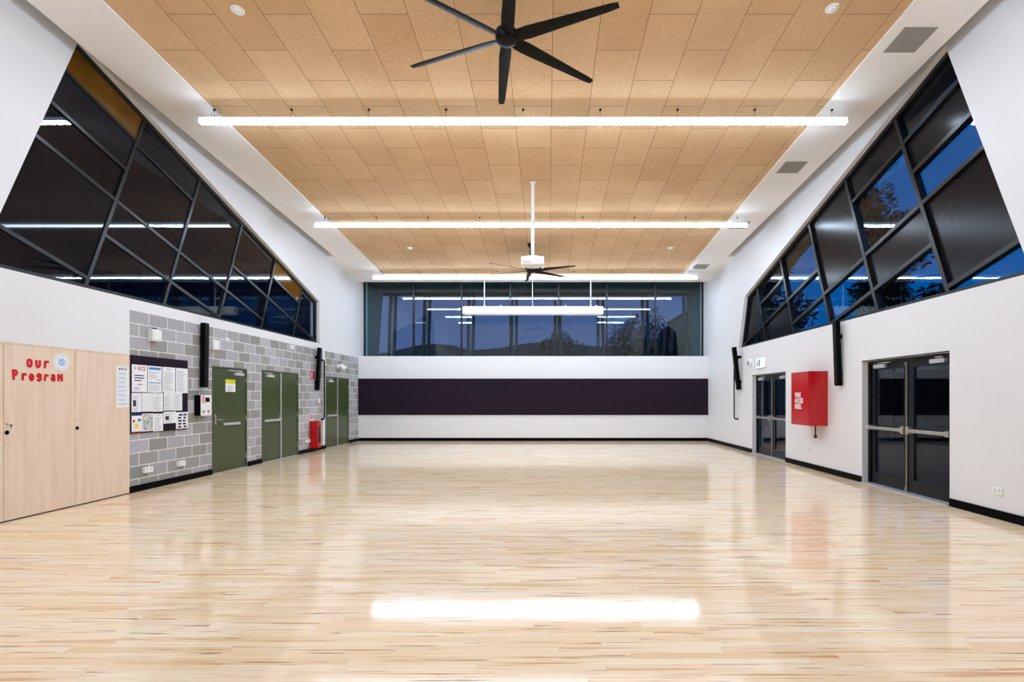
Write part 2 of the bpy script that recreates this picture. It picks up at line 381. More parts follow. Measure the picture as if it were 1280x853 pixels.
# ------------------------------------------------------------------ side windows: slanted mullions, sloping bars, glass and dark panels
def clip(poly, a, b_, c):
    """keep a*x + b*y <= c"""
    out = []
    for i in range(len(poly)):
        p, q = poly[i], poly[(i + 1) % len(poly)]
        dp, dq = a * p[0] + b_ * p[1] - c, a * q[0] + b_ * q[1] - c
        if dp <= 0: out.append(p)
        if dp * dq < 0:
            t = dp / (dp - dq); out.append((p[0] + t * (q[0] - p[0]), p[1] + t * (q[1] - p[1])))
    return out
def side_window(name, x0, sgn, win, es, slope, cols, label, W=0.036, g0=0.150, f1=0.20):
    """es: mullion intercepts y - 0.364 (z - eye); cols: per column the sloping bars (intercepts) from the top and the fillings"""
    fn = lambda y, z, w: (x0 + sgn * w, y, z)
    K = 0.364; big = 60
    root = empty(name, fn(win[0][0], win[0][1], 0.1), label, None, None, 'structure')
    inv = root.matrix_world.inverted()
    def fl(y, z, w): return inv @ Vector(fn(y, z, w))
    fb = MB()
    n = len(win)
    cx = sum(p[0] for p in win) / n; cz = sum(p[1] for p in win) / n
    def inset(poly, d):
        out = []
        m = len(poly); area = sum(poly[i][0] * poly[(i + 1) % m][1] - poly[(i + 1) % m][0] * poly[i][1] for i in range(m))
        s = 1 if area > 0 else -1
        lines = []
        for i in range(m):
            p, q = Vector(poly[i]), Vector(poly[(i + 1) % m]); t = (q - p).normalized(); nn = Vector((-t.y, t.x)) * s
            lines.append((p + nn * d, t))
        for i in range(m):
            (p, t), (q, u) = lines[i - 1], lines[i]
            den = t.x * u.y - t.y * u.x
            k = ((q.x - p.x) * u.y - (q.y - p.y) * u.x) / den
            out.append((p.x + t.x * k, p.y + t.y * k))
        return out
    inn = inset(win, 0.065)
    for i in range(n):
        j = (i + 1) % n
        fb.prism([win[i], win[j], inn[j], inn[i]], fl, 0.085, f1)
    def bar(poly_lines, w0, w1):
        p = [tuple(q) for q in inset(win, 0.03)]
        for l in poly_lines: p = clip(p, *l)
        if len(p) >= 3: fb.prism(p, fl, w0, w1)
    def mull_c(e): return e - K * EYE            # y - K z = e - K*eye
    for e in es[1:-1]:
        bar([(1, -K, mull_c(e) + W), (-1, K, -(mull_c(e) - W))], 0.09, f1)
    fb2 = []
    for ci, (bars, fills) in enumerate(cols):
        lo, hi = es[ci], es[ci + 1]
        bars = list(bars)
        for c in bars:                              # z + slope*y = c + eye
            bar([(1, -K, mull_c(hi) - (W if ci < len(cols) - 1 else -2)), (-1, K, -(mull_c(lo) + (W if ci else -2))), (slope, 1, c + EYE + W * 0.94), (-slope, -1, -(c + EYE - W * 0.94))], 0.093, f1 - 0.005)
        edges = [99] + bars + [-99]
        for k, f in enumerate(fills):
            p = [tuple(q) for q in inset(win, 0.02)]
            for l in [(1, -K, mull_c(hi)), (-1, K, -mull_c(lo)), (slope, 1, edges[k] + EYE), (-slope, -1, -(edges[k + 1] + EYE))]:
                if len(p) >= 3: p = clip(p, *l)
            if len(p) < 3: continue
            q = []
            for a in p:
                if not q or (Vector(a) - Vector(q[-1])).length > 0.01: q.append(a)
            if (Vector(q[0]) - Vector(q[-1])).length < 0.01: q.pop()
            if len(q) < 3: continue
            fb2.append((q, f))
    fb.build('window_frame', M['frame'], root)
    for q, f in fb2:
        pb = MB()
        if f == 'g': pb.prism(q, fl, g0, g0 + 0.010); pb.build('glass_pane', M['glass'], root)
        else:
            pb.prism(q, fl, g0 - 0.004, g0 + 0.025)
            tag(pb.build('infill_panel', M[{'p': 'panel', 's': 'spandrel', 'o': 'ochre'}[f]], root), {'p': 'dark glossy solid panel', 's': 'dark grey glazed panel', 'o': 'ochre panel'}[f])
    return root
side_window('window_1', XL, -1, WL, [3, 6.69, 8.17, 9.65, 11.15, 12.63, 30], 0.30, [
    ([6.55, 5.95, 5.34, 3.90], 'osgsg'), ([6.50, 5.34, 4.70], 'sgsg'), ([5.34, 4.70], 'sgg'), ([5.96, 5.34], 'ggg'), ([6.56, 5.96], 'ogg'), ([5.96], 'gg')],
    'black framed slanted window high on the left wall', 0.029, 0.112, 0.16)
side_window('window_2', XR, 1, WR, [3, 6.61, 8.13, 9.60, 11.08, 12.58, 30], 0.29, [
    ([6.34, 5.73, 5.13, 3.63], 'gpgpg'), ([6.32, 5.13, 4.40], 'pgpg'), ([5.10, 4.40], 'pgg'), ([5.73, 5.08], 'ggg'), ([6.36, 5.74], 'ggp'), ([5.74], 'pg')],
    'black framed slanted window high on the right wall')

# back window
w3 = empty('window_3', (XL, YG, 2.905), 'wide black framed window across the back wall', None, None, 'structure')
b = MB(); Wd = XR - XL
b.box(0.005, 0.045, -0.04, 0.06, 0, 2.71); b.box(Wd - 0.045, Wd - 0.005, -0.04, 0.06, 0, 2.71); b.box(0.005, Wd - 0.005, -0.04, 0.06, 0.0, 0.05); b.box(0.005, Wd - 0.005, -0.04, 0.06, 2.64, 2.71)
mx = [-4.71, -3.02, -1.30, 0.395, 2.10, 3.81]
for x in mx: b.box(x - XL - 0.03, x - XL + 0.03, -0.045, 0.065, 0.05, 2.64)
b.build('window_frame', M['frame'], w3)
ed = [XL + 0.04] + mx + [XR - 0.04]
for a, c in zip(ed, ed[1:]):
    b = MB(); b.box(a - XL + 0.0, c - XL, 0.0, 0.010, 0.03, 2.66); b.build('glass_pane', M['glassb'], w3)

# ------------------------------------------------------------------ doors
def slab_door(n, y0, y1, h, double, label):
    W = y1 - y0
    root = empty('door_%d' % n, frL(y0, 0), label, None, None, 'structure')
    b = MB(); f = 0.035
    for q in ((0.002, f, 0.004, h - 0.002), (W - f, W - 0.002, 0.004, h - 0.002), (f, W - f, h - f, h - 0.002)):
        b.box(q[0], q[1], q[2], q[3], -0.12, 0.004, 0.003, 1)
    b.build('door_frame', M['green'] if double else M['green'], root)
    leaves = [(f + 0.003, W - f - 0.003)] if not double else [(f + 0.003, W / 2 - 0.003), (W / 2 + 0.003, W - f - 0.003)]
    for i, (a, c) in enumerate(leaves):
        b = MB(); b.box(a, c, 0.012, h - f - 0.003, -0.055, -0.012, 0.002, 1); lf = b.build('door_leaf', M['green'], root)
        hinge_left = (i == 1) if not double else (i == 0)
        hx = (a - 0.002) if (double and i == 0) else (c + 0.002)
        for z in (0.25, 1.05, 1.85):
            b = MB(); b.tube([(hx, z - 0.05, -0.008), (hx, z + 0.05, -0.008)], 0.008, 8); b.build('hinge', M['steel'], lf, smooth=True)
        if i == 0:
            u0, u1 = (a + 0.30, c - 0.24) if not double else (a + 0.08, c - 0.06)
            b = MB(); b.box(u0, u1, 0.925, 0.975, -0.012, 0.022, 0.006); b.box(u0, u1, 0.932, 0.968, 0.022, 0.03, 0.003, 1); b.build('push_bar', M['alum'], lf)
            zc = h - 0.05
            b = MB(); b.box(c - 0.44 if not double else a + 0.12, c - 0.14 if not double else a + 0.42, h - 0.16, h - 0.10, -0.012, 0.05, 0.006)
            b.box(c - 0.62 if not double else a + 0.02, c - 0.18 if not double else a + 0.36, h - 0.075, h - 0.055, 0.0, 0.03, 0.003, 1)
            b.tube([(c - 0.25 if not double else a + 0.3, h - 0.1, 0.035), (c - 0.25 if not double else a + 0.3, h - 0.065, 0.035)], 0.012, 8)
            b.build('door_closer', M['alum'], lf)
            if not double:
                b = MB(); b.box(a + 0.06, a + 0.10, 0.96, 1.16, -0.012, -0.004, 0.003, 1); b.tube([(a + 0.08, 1.05, -0.01), (a + 0.08, 1.05, 0.045), (a + 0.2, 1.05, 0.05)], 0.009, 8); b.build('lever_handle', M['steel'], lf, smooth=True)
    if double:
        b = MB(); b.box(W / 2 - 0.024, W / 2 + 0.012, 0.012, h - f - 0.003, -0.012, 0.004, 0.002, 1); b.build('astragal_strip', M['alum'], root)
        b = MB(); b.box(W / 2 - 0.075, W / 2 - 0.03, 0.98, 1.10, -0.012, -0.002, 0.003, 1); b.tube([(W / 2 - 0.052, 1.05, -0.01), (W / 2 - 0.052, 1.05, 0.03)], 0.014, 10); b.build('lock_plate', M['steel'], root, smooth=True)
    b = MB(); b.box(0.0, W, 0.0, 0.008, -0.12, 0.01); b.build('threshold', M['alum'], root)
    b = MB(); b.box(0.0, W, 0, h, -0.2, -0.13); b.build('backing_board', M['ext'], root)
    return root
slab_door(1, *DOORS_L[0], False, 'single olive green door with a yellow topped notice')
slab_door(2, *DOORS_L[1], True, 'olive green double doors in the middle of the blockwork wall')
slab_door(3, *DOORS_L[2], True, 'olive green double doors nearest the back wall')

def glass_door(n, y0, y1, h, label):
    W = y1 - y0
    root = empty('door_%d' % n, frR(y1, 0), label, None, None, 'structure')
    b = MB(); f = 0.05
    for q in ((0.002, f, 0.004, h - 0.002), (W - f, W - 0.002, 0.004, h - 0.002), (f, W - f, h - f, h - 0.002)):
        b.box(q[0], q[1], q[2], q[3], -0.20, -0.10, 0.003, 1)
    b.build('door_frame', M['frame'], root)
    b = MB(); b.box(0.0, W, h, h + 0.014, -0.004, 0.006); b.build('head_bead', M['black'], root)
    b = MB(); b.box(0.0, W, 0.0, 0.012, -0.22, 0.03, 0.003, 1); b.build('threshold', M['alum'], root)
    for i, (a, c) in enumerate([(f + 0.003, W / 2 - 0.003), (W / 2 + 0.003, W - f - 0.003)]):
        lf = MB(); w0, w1 = -0.175, -0.130; st = 0.105; top = h - f - 0.004
        lf.box(a, a + st, 0.015, top, w0, w1); lf.box(c - st, c, 0.015, top, w0, w1)
        lf.box(a + st, c - st, 0.015, 0.20, w0, w1); lf.box(a + st, c - st, 0.93, 1.02, w0, w1); lf.box(a + st, c - st, top - 0.10, top, w0, w1)
        leaf = lf.build('door_leaf', M['frame'], root)
        for z0, z1 in ((0.19, 0.94), (1.01, top - 0.09)):
            b = MB(); b.box(a + st - 0.01, c - st + 0.01, z0, z1, -0.158, -0.148); b.build('glass_pane', M['glass'], leaf)
        b = MB(); b.box(a + 0.03, c - 0.03, 0.945, 0.995, -0.09, -0.05, 0.006)
        for u in (a + 0.03, c - 0.10): b.box(u, u + 0.07, 0.93, 1.01, -0.13, -0.045, 0.006)
        b.build('push_bar', M['steel'], leaf)
        if i == 0:
            u = c - 0.03
            b = MB(); b.tube([(u, 0.05, -0.115), (u, 0.93, -0.115)], 0.008, 8); b.tube([(u, 1.01, -0.115), (u, top - 0.03, -0.115)], 0.008, 8)
            b.box(u - 0.015, u + 0.015, 0.02, 0.09, -0.13, -0.10, 0.003, 1); b.box(u - 0.015, u + 0.015, top - 0.07, top - 0.01, -0.13, -0.10, 0.003, 1); b.build('bolt_rod', M['steel'], leaf, smooth=True)
        b = MB(); u = c - 0.075 if i == 0 else a + 0.02; b.box(u, u + 0.055, 0.91, 1.03, -0.13, -0.055, 0.006); b.build('latch_case', M['steel'], leaf)
        u = a + 0.14 if i == 0 else c - 0.42
        b = MB(); b.box(u, u + 0.28, top - 0.075, top - 0.015, -0.13, -0.07, 0.005); b.box(u + 0.1, u + 0.4 if i == 0 else u + 0.24, top + 0.0, top + 0.016, -0.10, -0.08); b.build('door_closer', M['alum'], leaf)
    b = MB(); b.lathe([(0.0, 0), (0.022, 0), (0.024, 0.02), (0.018, 0.04), (0.0, 0.042)], 12, 'z', (0.03, 0.97, -0.10)); b.build('door_stop', M['plastic'], root, smooth=True)
    return root
glass_door(4, *DOORS_R[1], 'black framed glass double doors beyond the red cabinet, under the lit sign')
glass_door(5, *DOORS_R[0], 'black framed glass double doors nearest the viewer')

# ------------------------------------------------------------------ timber cupboards on the left
def cupboard(y0, y1, label, knob):
    W = y1 - y0
    root = empty('timber_cupboard', frL(y0, 0), label, 'cupboard', 'plywood cupboards along the left wall')
    b = MB(); b.box(0, W, 0.0, 0.012, 0.001, 0.016); b.build('floor_track', M['black'], root)
    b = MB(); b.box(0.003, W - 0.003, 0.014, 2.125, 0.001, 0.02, 0.0015, 1); d = b.build('door', M['ply'], root)
    b = MB(); b.box(0, W, 2.128, 2.15, 0.001, 0.02); b.build('head_rail', M['ply'], root)
    if knob is not None:
        b = MB(); b.lathe([(0, 0), (0.024, 0), (0.026, 0.006), (0.02, 0.012), (0, 0.013)], 20, 'z', (knob, 1.065, 0.02)); b.build('finger_pull', M['black'], d, smooth=True)
        b = MB(); b.lathe([(0, 0), (0.011, 0), (0.012, 0.004), (0, 0.005)], 14, 'z', (knob + 0.005, 1.165, 0.02)); b.build('lock', M['steel'], d, smooth=True)
        if y0 < 6.5:
            b = MB(); b.lathe([(0, 0), (0.008, 0), (0.009, 0.012), (0, 0.013)], 12, 'z', (knob + 0.045, 1.15, 0.02)); b.tube([(knob + 0.045, 1.15, 0.03), (knob + 0.042, 1.12, 0.033)], 0.004, 6); b.build('key', M['bark'], d, smooth=True)
    return root
cupboard(6.065, 6.985, 'tall plywood cupboard door carrying the red lettering', 0.035)
cupboard(6.985, 7.895, 'plain tall plywood cupboard door beside the blockwork', 0.028)
cupboard(5.14, 6.065, 'plywood cupboard door at the very left edge of the photo', None)

# cut-out letters
LET = {
    'O': ([[(0.5, 1), (0.15, 0.85), (0.1, 0.5), (0.2, 0.12), (0.5, 0), (0.82, 0.15), (0.9, 0.5), (0.85, 0.85), (0.5, 1)]]),
    'U': ([[(0.12, 1), (0.1, 0.25), (0.35, 0.02), (0.65, 0.05), (0.85, 0.3), (0.88, 1)]]),
    'r': ([[(0.15, 0), (0.2, 1)], [(0.2, 0.75), (0.5, 0.95), (0.95, 0.92)]]),
    'P': ([[(0.25, 0), (0.12, 1), (0.7, 1), (0.95, 0.75), (0.65, 0.5), (0.2, 0.48)]]),
    'o': ([[(0.5, 1), (0.12, 0.7), (0.12, 0.3), (0.5, 0), (0.88, 0.3), (0.88, 0.7), (0.5, 1)], [(0.3, 0.5), (0.7, 0.5)]]),
    'g': ([[(0.88, 0.9), (0.4, 1), (0.1, 0.72), (0.4, 0.45), (0.88, 0.55)], [(0.88, 0.95), (0.9, 0.1), (0.5, -0.12), (0.1, 0.0)]]),
    'a': ([[(0.15, 0.95), (0.7, 1), (0.85, 0.7), (0.88, 0)], [(0.85, 0.55), (0.4, 0.6), (0.12, 0.3), (0.4, 0.02), (0.86, 0.12)]]),
    'M': ([[(0.1, 0), (0.12, 1), (0.5, 0.45), (0.88, 1), (0.9, 0)]]),
}
def letter(ch, y, z, w, h, label):
    m = frL(y, z, XL + 0.0205)
    b = MB(); r = 0.0155; k = 0
    for st in LET[ch]:
        P = [Vector((r + (w - 2 * r) * u, r + (h - 2 * r) * v)) for u, v in st]
        for p, q in zip(P, P[1:]):
            t = (q - p).normalized(); nn = Vector((-t.y, t.x)) * r; p2, q2 = p - t * 0.008, q + t * 0.008
            b.prism([tuple(p2 - nn), tuple(q2 - nn), tuple(q2 + nn), tuple(p2 + nn)], lambda a, c, ww: (a, c, ww), 0, 0.0018 + 0.00012 * k); k += 1
    o = b.build('paper_letter', M['redp'], None, m)
    return tag(o, label, 'letter', 'red cut-out letters on the cupboard')
zs = 1.845
for ch, y, w, z, h, lab in (('O', 6.325, 0.088, 1.852, 0.118, 'red cut-out letter O starting the upper word'), ('U', 6.432, 0.088, 1.852, 0.112, 'red cut-out letter U in the middle of the upper word'), ('r', 6.540, 0.085, 1.852, 0.110, 'red cut-out letter r ending the upper word'),
        ('P', 6.150, 0.085, 1.690, 0.135, 'tall red cut-out letter P starting the lower word'), ('r', 6.262, 0.082, 1.685, 0.105, 'red cut-out letter r right after the P'), ('o', 6.352, 0.082, 1.682, 0.108, 'red cut-out letter o between r and g in the lower word'),
        ('g', 6.446, 0.082, 1.690, 0.105, 'red cut-out letter g with a hooked tail'), ('r', 6.541, 0.080, 1.688, 0.100, 'red cut-out letter r between g and a'), ('a', 6.630, 0.082, 1.688, 0.103, 'red cut-out letter a before the last letter'), ('M', 6.722, 0.092, 1.688, 0.112, 'red cut-out letter M ending the lower word')):
    letter(ch, y, z, w, h, lab)
b = MB(); n = 48
b.prism([(math.cos(2 * PI * k / n) * (0.118 if k % 2 else 0.104), math.sin(2 * PI * k / n) * (0.118 if k % 2 else 0.104)) for k in range(n)], lambda a, c, w: (a, c, w), 0, 0.002)
doily = b.build('paper_doily', M['paper'], None, frL(6.79, 1.952, XL + 0.0205)); tag(doily, 'round white paper doily with a pale blue centre, right of the lettering', 'doily')
b = MB()
for k in range(12):
    t = 2 * PI * k / 12; b.prism([(0.012 * math.cos(t - 0.3), 0.012 * math.sin(t - 0.3)), (0.05 * math.cos(t - 0.16), 0.05 * math.sin(t - 0.16)), (0.062 * math.cos(t), 0.062 * math.sin(t)), (0.05 * math.cos(t + 0.16), 0.05 * math.sin(t + 0.16)), (0.012 * math.cos(t + 0.3), 0.012 * math.sin(t + 0.3))], lambda a, c, w: (a, c, w), 0.002, 0.0032)
b.build('blue_centre', M['bluel'], doily)
b = MB()
for k in range(24):
    t = 2 * PI * k / 24; b.prism([((0.088 + 0.006 * math.cos(q)) * math.cos(t) - 0.006 * math.sin(q) * math.sin(t), (0.088 + 0.006 * math.cos(q)) * math.sin(t) + 0.006 * math.sin(q) * math.cos(t)) for q in [2 * PI * j / 6 for j in range(6)]], lambda a, c, w: (a, c, w), 0.002, 0.003)
b.build('dot_ring', M['bluel'], doily)

# ------------------------------------------------------------------ notice board and papers
b = MB(); b.box(0, 1.25, 0, 1.225, 0.001, 0.022, 0.003, 1)
tag(b.build('notice_board', M['felt'], None, frL(7.925, 0.92)), 'dark felt notice board covered with papers on the blockwork wall', 'notice board')
def rows(b, u0, u1, v0, v1, n, mat_i=0, seed=0, th=0.45):
    r = random.Random(seed); dv = (v1 - v0) / n
    for k in range(n):
        e = u0 + (u1 - u0) * r.uniform(0.6, 1.0); b.box(u0, e, v0 + k * dv, v0 + k * dv + dv * th, 0.0012, 0.0016)
def paper(y0, y1, z0, z1, label, draw=None, x=XL + 0.0225, group='papers pinned to the notice board', name='notice_paper'):
    W, H = y1 - y0, z1 - z0
    b = MB(); b.box(0, W, 0, H, -0.0004, 0.0012)
    o = b.build(name, M['paper'], None, frL(y0, z0, x)); tag(o, label, 'paper', group)
    if draw: draw(o, W, H)
    return o
def d_rcs(o, W, H):
    b = MB(); b.prism([(W * (0.2 + 0.075 * math.cos(t)), H * 0.875 + W * 0.075 * math.sin(t)) for t in [2 * PI * k / 18 for k in range(18)]], lambda a, c, w: (a, c, w), 0.0012, 0.0018); e = b.build('logo', M['inkd'], o)
    b = MB(); b.prism([(W * (0.2 + 0.05 * math.cos(t)), H * 0.875 + W * 0.05 * math.sin(t)) for t in [2 * PI * k / 18 for k in range(18)]], lambda a, c, w: (a, c, w), 0.0018, 0.0022); b.build('logo_centre', M['paper'], e)
    text('KCS', 'heading', 0.085, (W * 0.40, H * 0.80, 0.0016), M['redp'], o, 0.002, sx=0.92)
    b = MB(); rows(b, W * 0.16, W * 0.84, H * 0.40, H * 0.68, 3, seed=1); rows(b, W * 0.34, W * 0.7, H * 0.27, H * 0.33, 1, seed=2); b.build('printed_text', M['inkd'], o)
    b = MB(); rows(b, W * 0.14, W * 0.6, H * 0.08, H * 0.2, 3, seed=3); b.build('small_print', M['ink'], o)
def d_blue(o, W, H):
    for q in ((0.08, 0.92, 0.86, 0.95), (0.08, 0.92, 0.35, 0.385), (0.62, 0.9, 0.46, 0.48)):
        b = MB(); b.box(W * q[0], W * q[1], H * q[2], H * q[3], 0.0012, 0.0016); b.build('blue_band', M['blue'], o)
    b = MB(); rows(b, W * 0.1, W * 0.9, H * 0.52, H * 0.82, 7, seed=4, th=0.25); rows(b, W * 0.1, W * 0.9, H * 0.06, H * 0.32, 6, seed=5, th=0.25); b.build('printed_text', M['ink'], o)
def d_lines(seed, n=12, hd=True):
    def f(o, W, H):
        b = MB(); rows(b, W * 0.1, W * 0.9, H * 0.08, H * (0.85 if hd else 0.92), n, seed=seed, th=0.28); b.build('printed_text', M['ink'], o)
        if hd: b = MB(); b.box(W * 0.3, W * 0.7, H * 0.9, H * 0.93, 0.0012, 0.0016); b.build('heading', M['ink'], o)
    return f
def d_table(o, W, H):
    b = MB()
    for k in range(7): b.box(W * 0.08, W * 0.92, H * (0.1 + 0.12 * k), H * (0.1 + 0.12 * k) + 0.002, 0.0012, 0.0015)
    for k in range(4): b.box(W * (0.08 + 0.28 * k), W * (0.08 + 0.28 * k) + 0.0015, H * 0.1, H * 0.82, 0.0012, 0.0015)
    b.build('ruled_table', M['ink'], o)
def d_photo(o, W, H):
    d_lines(31, 8, False)(o, W, H)
    b = MB(); b.box(W * 0.14, W * 0.42, H * 0.3, H * 0.62, 0.0016, 0.0022); b.build('dark_picture', M['inkd'], o)
def d_flyer(o, W, H):
    b = MB(); b.box(0, W, H * 0.89, H, 0.0012, 0.0016); b.build('navy_band', M['blued'], o)
    b = MB(); b.box(0, W, 0.0, H * 0.06, 0.0012, 0.0016); b.build('red_band', M['redp'], o)
    b = MB(); b.box(W * 0.1, W * 0.32, H * 0.55, H * 0.68, 0.0012, 0.0016); b.build('red_patch', M['redp'], o)
    b = MB(); b.box(W * 0.3, W * 0.68, H * 0.2, H * 0.48, 0.0012, 0.0016); b.build('yellow_patch', M['yel'], o)
    b = MB(); b.box(W * 0.58, W * 0.9, H * 0.58, H * 0.72, 0.0012, 0.0016); b.build('blue_patch', M['blue'], o)
def d_map(o, W, H):
    b = MB(); b.box(W * 0.05, W * 0.95, H * 0.05, H * 0.95, 0.0012, 0.0015); b.build('printed_map', M['map'], o)
def d_spots(o, W, H):
    b = MB(); r = random.Random(11)
    for i in range(5):
        for j in range(2):
            u, v = W * (0.12 + 0.42 * j + r.uniform(0, 0.1)), H * (0.06 + 0.18 * i); b.box(u, u + W * r.uniform(0.2, 0.32), v, v + H * 0.11, 0.0012, 0.0016)
    b.build('dark_pictures', M['inkd'], o)
def d_rcsl(o, W, H):
    text('KCA', 'heading', 0.05, (W * 0.36, H * 0.905, 0.0016), M['inkd'], o, 0.0012)
    b = MB(); b.prism([(W * (0.24 + 0.07 * math.cos(t)), H * 0.925 + W * 0.07 * math.sin(t)) for t in [2 * PI * k / 14 for k in range(14)]], lambda a, c, w: (a, c, w), 0.0012, 0.0018); b.build('logo', M['inkd'], o)
    b = MB()
    for k in range(8): rows(b, W * 0.14, W * 0.9, H * (0.06 + 0.105 * k), H * (0.06 + 0.105 * k) + H * 0.06, 2, seed=40 + k, th=0.4)
    b.build('printed_text', M['bluel'], o)
paper(7.935, 8.240, 1.570, 2.000, 'large white poster with red heading and round logo, upper left of the notice board', d_rcs)
paper(8.253, 8.550, 1.566, 1.998, 'paper with blue bands across top and middle, upper row of the notice board', d_blue)
paper(8.566, 8.860, 1.570, 1.999, 'plain printed sheet right of the blue banded paper', d_lines(6, 14))
paper(8.876, 9.168, 1.563, 1.999, 'plain printed sheet at the upper right corner of the notice board', d_lines(7, 16, False))
paper(7.930, 8.125, 1.256, 1.554, 'small sheet with a dark picture, left end of the middle row', d_photo)
paper(8.133, 8.352, 1.258, 1.556, 'sheet ruled as a table, second in the middle row', d_table)
paper(8.357, 8.579, 1.252, 1.558, 'printed sheet in the centre of the middle row', d_lines(8, 9))
paper(8.597, 8.806, 1.264, 1.569, 'printed sheet fourth in the middle row, right of the gap', d_lines(9, 12))
paper(8.812, 9.028, 1.258, 1.572, 'printed sheet at the right end of the middle row', d_lines(10, 13, False))
paper(7.930, 8.131, 0.932, 1.231, 'colourful flyer with navy top band, bottom left of the notice board', d_flyer)
paper(8.135, 8.365, 0.942, 1.225, 'multicoloured map sheet in the bottom row', d_map)
paper(8.368, 8.579, 0.928, 1.217, 'white printed sheet right of the colourful map', d_lines(12, 8))
paper(8.590, 8.876, 1.045, 1.244, 'short wide sheet with few small pictures, bottom row', d_photo)
paper(8.880, 9.172, 0.938, 1.228, 'sheet crowded with dark little pictures, bottom right of the notice board', d_spots)
paper(7.655, 7.880, 1.334, 1.960, 'long narrow programme sheet taped to the plywood cupboard', d_rcsl, XL + 0.0205, None)
def d_notice(o, W, H):
    b = MB(); b.box(0, W, H * 0.66, H, 0.0012, 0.0016); b.build('yellow_band', M['yellow'], o)
    b = MB(); rows(b, W * 0.15, W * 0.85, H * 0.08, H * 0.56, 4, seed=21, th=0.35); b.build('printed_text', M['ink'], o)
paper(10.300, 10.625, 1.602, 1.852, 'white notice with yellow green top on the single green door', d_notice, XL - 0.0117, None, 'door_notice')

# ------------------------------------------------------------------ things on the left wall
def wall_box(name, m, W, H, D, mat, label, cat, extra=None, group=None, bevel=0.012):
    o = empty(name, m, label, cat, group)
    b = MB(); b.box(0, W, 0, H, -0.002, D, bevel); b.build('body', M[mat], o)
    if extra: extra(o)
    return o
def em_extra(o):
    b = MB(); b.box(0.02, 0.175, 0.02, 0.165, 0.095, 0.104, 0.006); b.build('lens', M['plastic'], o)
    b = MB(); b.box(0.07, 0.12, 0.19, 0.215, 0.02, 0.06, 0.004, 1); b.build('cable_gland', M['black'], o)
wall_box('wall_light', frL(8.27, 2.405), 0.195, 0.19, 0.095, 'plastic', 'square white wall light above the notice board', 'wall light', em_extra)
wall_box('wall_light', frL(9.765, 2.405), 0.19, 0.19, 0.095, 'plastic', 'square white wall light right of the black column speaker', 'wall light', lambda o: (MB().box(0.02, 0.17, 0.02, 0.165, 0.095, 0.104, 0.006)).build('lens', M['plastic'], o))
def sensor(m, r, label, cat, name='motion_sensor'):
    o = empty(name, m, label, cat)
    b = MB(); b.lathe([(0, -0.002), (r, -0.002), (r, 0.012), (r * 0.9, 0.02), (0, 0.021)], 20); b.build('base', M['plastic'], o, smooth=True)
    b = MB(); b.lathe([(r * 0.62, 0.02), (r * 0.58, 0.035), (r * 0.3, 0.05), (0, 0.053)], 20); b.build('dome', M['plastic'], o, smooth=True)
    return o
sensor(frL(10.32, 2.65), 0.05, 'small round white sensor on the blockwork above the single green door', 'sensor')
wall_box('motion_sensor', frL(12.84, 2.70), 0.12, 0.11, 0.06, 'plastic', 'small white sensor high on the blockwork above the middle green doors', 'sensor', lambda o: MB().lathe([(0.03, 0.06), (0.028, 0.075), (0, 0.082)], 14, 'z', (0.06, 0.05, 0)).build('lens', M['plastic'], o, smooth=True))

def socket(m, label, W=0.13, H=0.085, D=0.02, n=2):
    o = empty('power_outlet', m, label, 'outlet', 'white wall plates')
    b = MB(); b.box(-W / 2, W / 2, -H / 2, H / 2, -0.002, D, 0.004); b.build('plate', M['plastic'], o)
    for k in range(n):
        u = (k - (n - 1) / 2) * W / 2.2
        b = MB(); b.box(u - 0.006, u + 0.006, 0.015, 0.03, D, D + 0.003); b.build('switch', M['ink'], o)
        for q in (-0.012, 0.007):
            b = MB(); b.box(u + q, u + q + 0.005, -0.018, 0.002, D, D + 0.0015); b.build('slot', M['ink'], o)
    return o
socket(frL(8.245, 0.322), 'white outlet under the notice board, nearer the plywood cupboard', 0.18, 0.09, 0.05)
socket(frL(8.99, 0.325), 'white outlet under the notice board, nearer the single green door', 0.18, 0.09, 0.05)
socket(frL(13.76, 0.32), 'white outlet low on the blockwork beside the red extinguisher cabinet', 0.19, 0.09, 0.05)
socket(frL(14.49, 1.405), 'small white switch plate below the far left column speaker', 0.10, 0.12, 0.02, 1)
socket(frR(6.235, 0.338), 'white outlet low on the right wall nearest the viewer', 0.13, 0.085)
socket(frR(10.76, 0.385), 'white outlet below the red hose reel cabinet', 0.12, 0.08)
socket(frR(13.86, 1.145), 'small white switch plate beside the far glass doors', 0.07, 0.10, 0.012, 1)

# alarm panel
al = empty('fire_alarm', frL(9.37, 1.15), 'white alarm panel with black sides next to the single green door', 'control panel')
b = MB(); b.box(0, 0.29, 0, 0.38, -0.002, 0.115, 0.004); b.build('case', M['speaker'], al)
b = MB(); b.box(0.0, 0.29, 0.0, 0.38, 0.115, 0.127, 0.003, 1); fa = b.build('face', M['plastic'], al)
b = MB(); b.box(0.115, 0.235, 0.25, 0.335, 0.127, 0.130); b.build('screen', M['speaker'], fa)
b = MB(); b.box(0.02, 0.095, 0.23, 0.36, 0.127, 0.129); b.build('pink_label', M['pink'], fa)
b = MB(); b.box(0.11, 0.24, 0.14, 0.215, 0.127, 0.130, -0.002, 1); b.build('keypad', M['paper'], fa)
for u, v in ((0.07, 0.075), (0.20, 0.075)):
    b = MB(); b.lathe([(0, 0.127), (0.03, 0.127), (0.03, 0.131), (0, 0.132)], 16, 'z', (u, v, 0)); b.build('key_switch', M['ink'], fa, smooth=True)

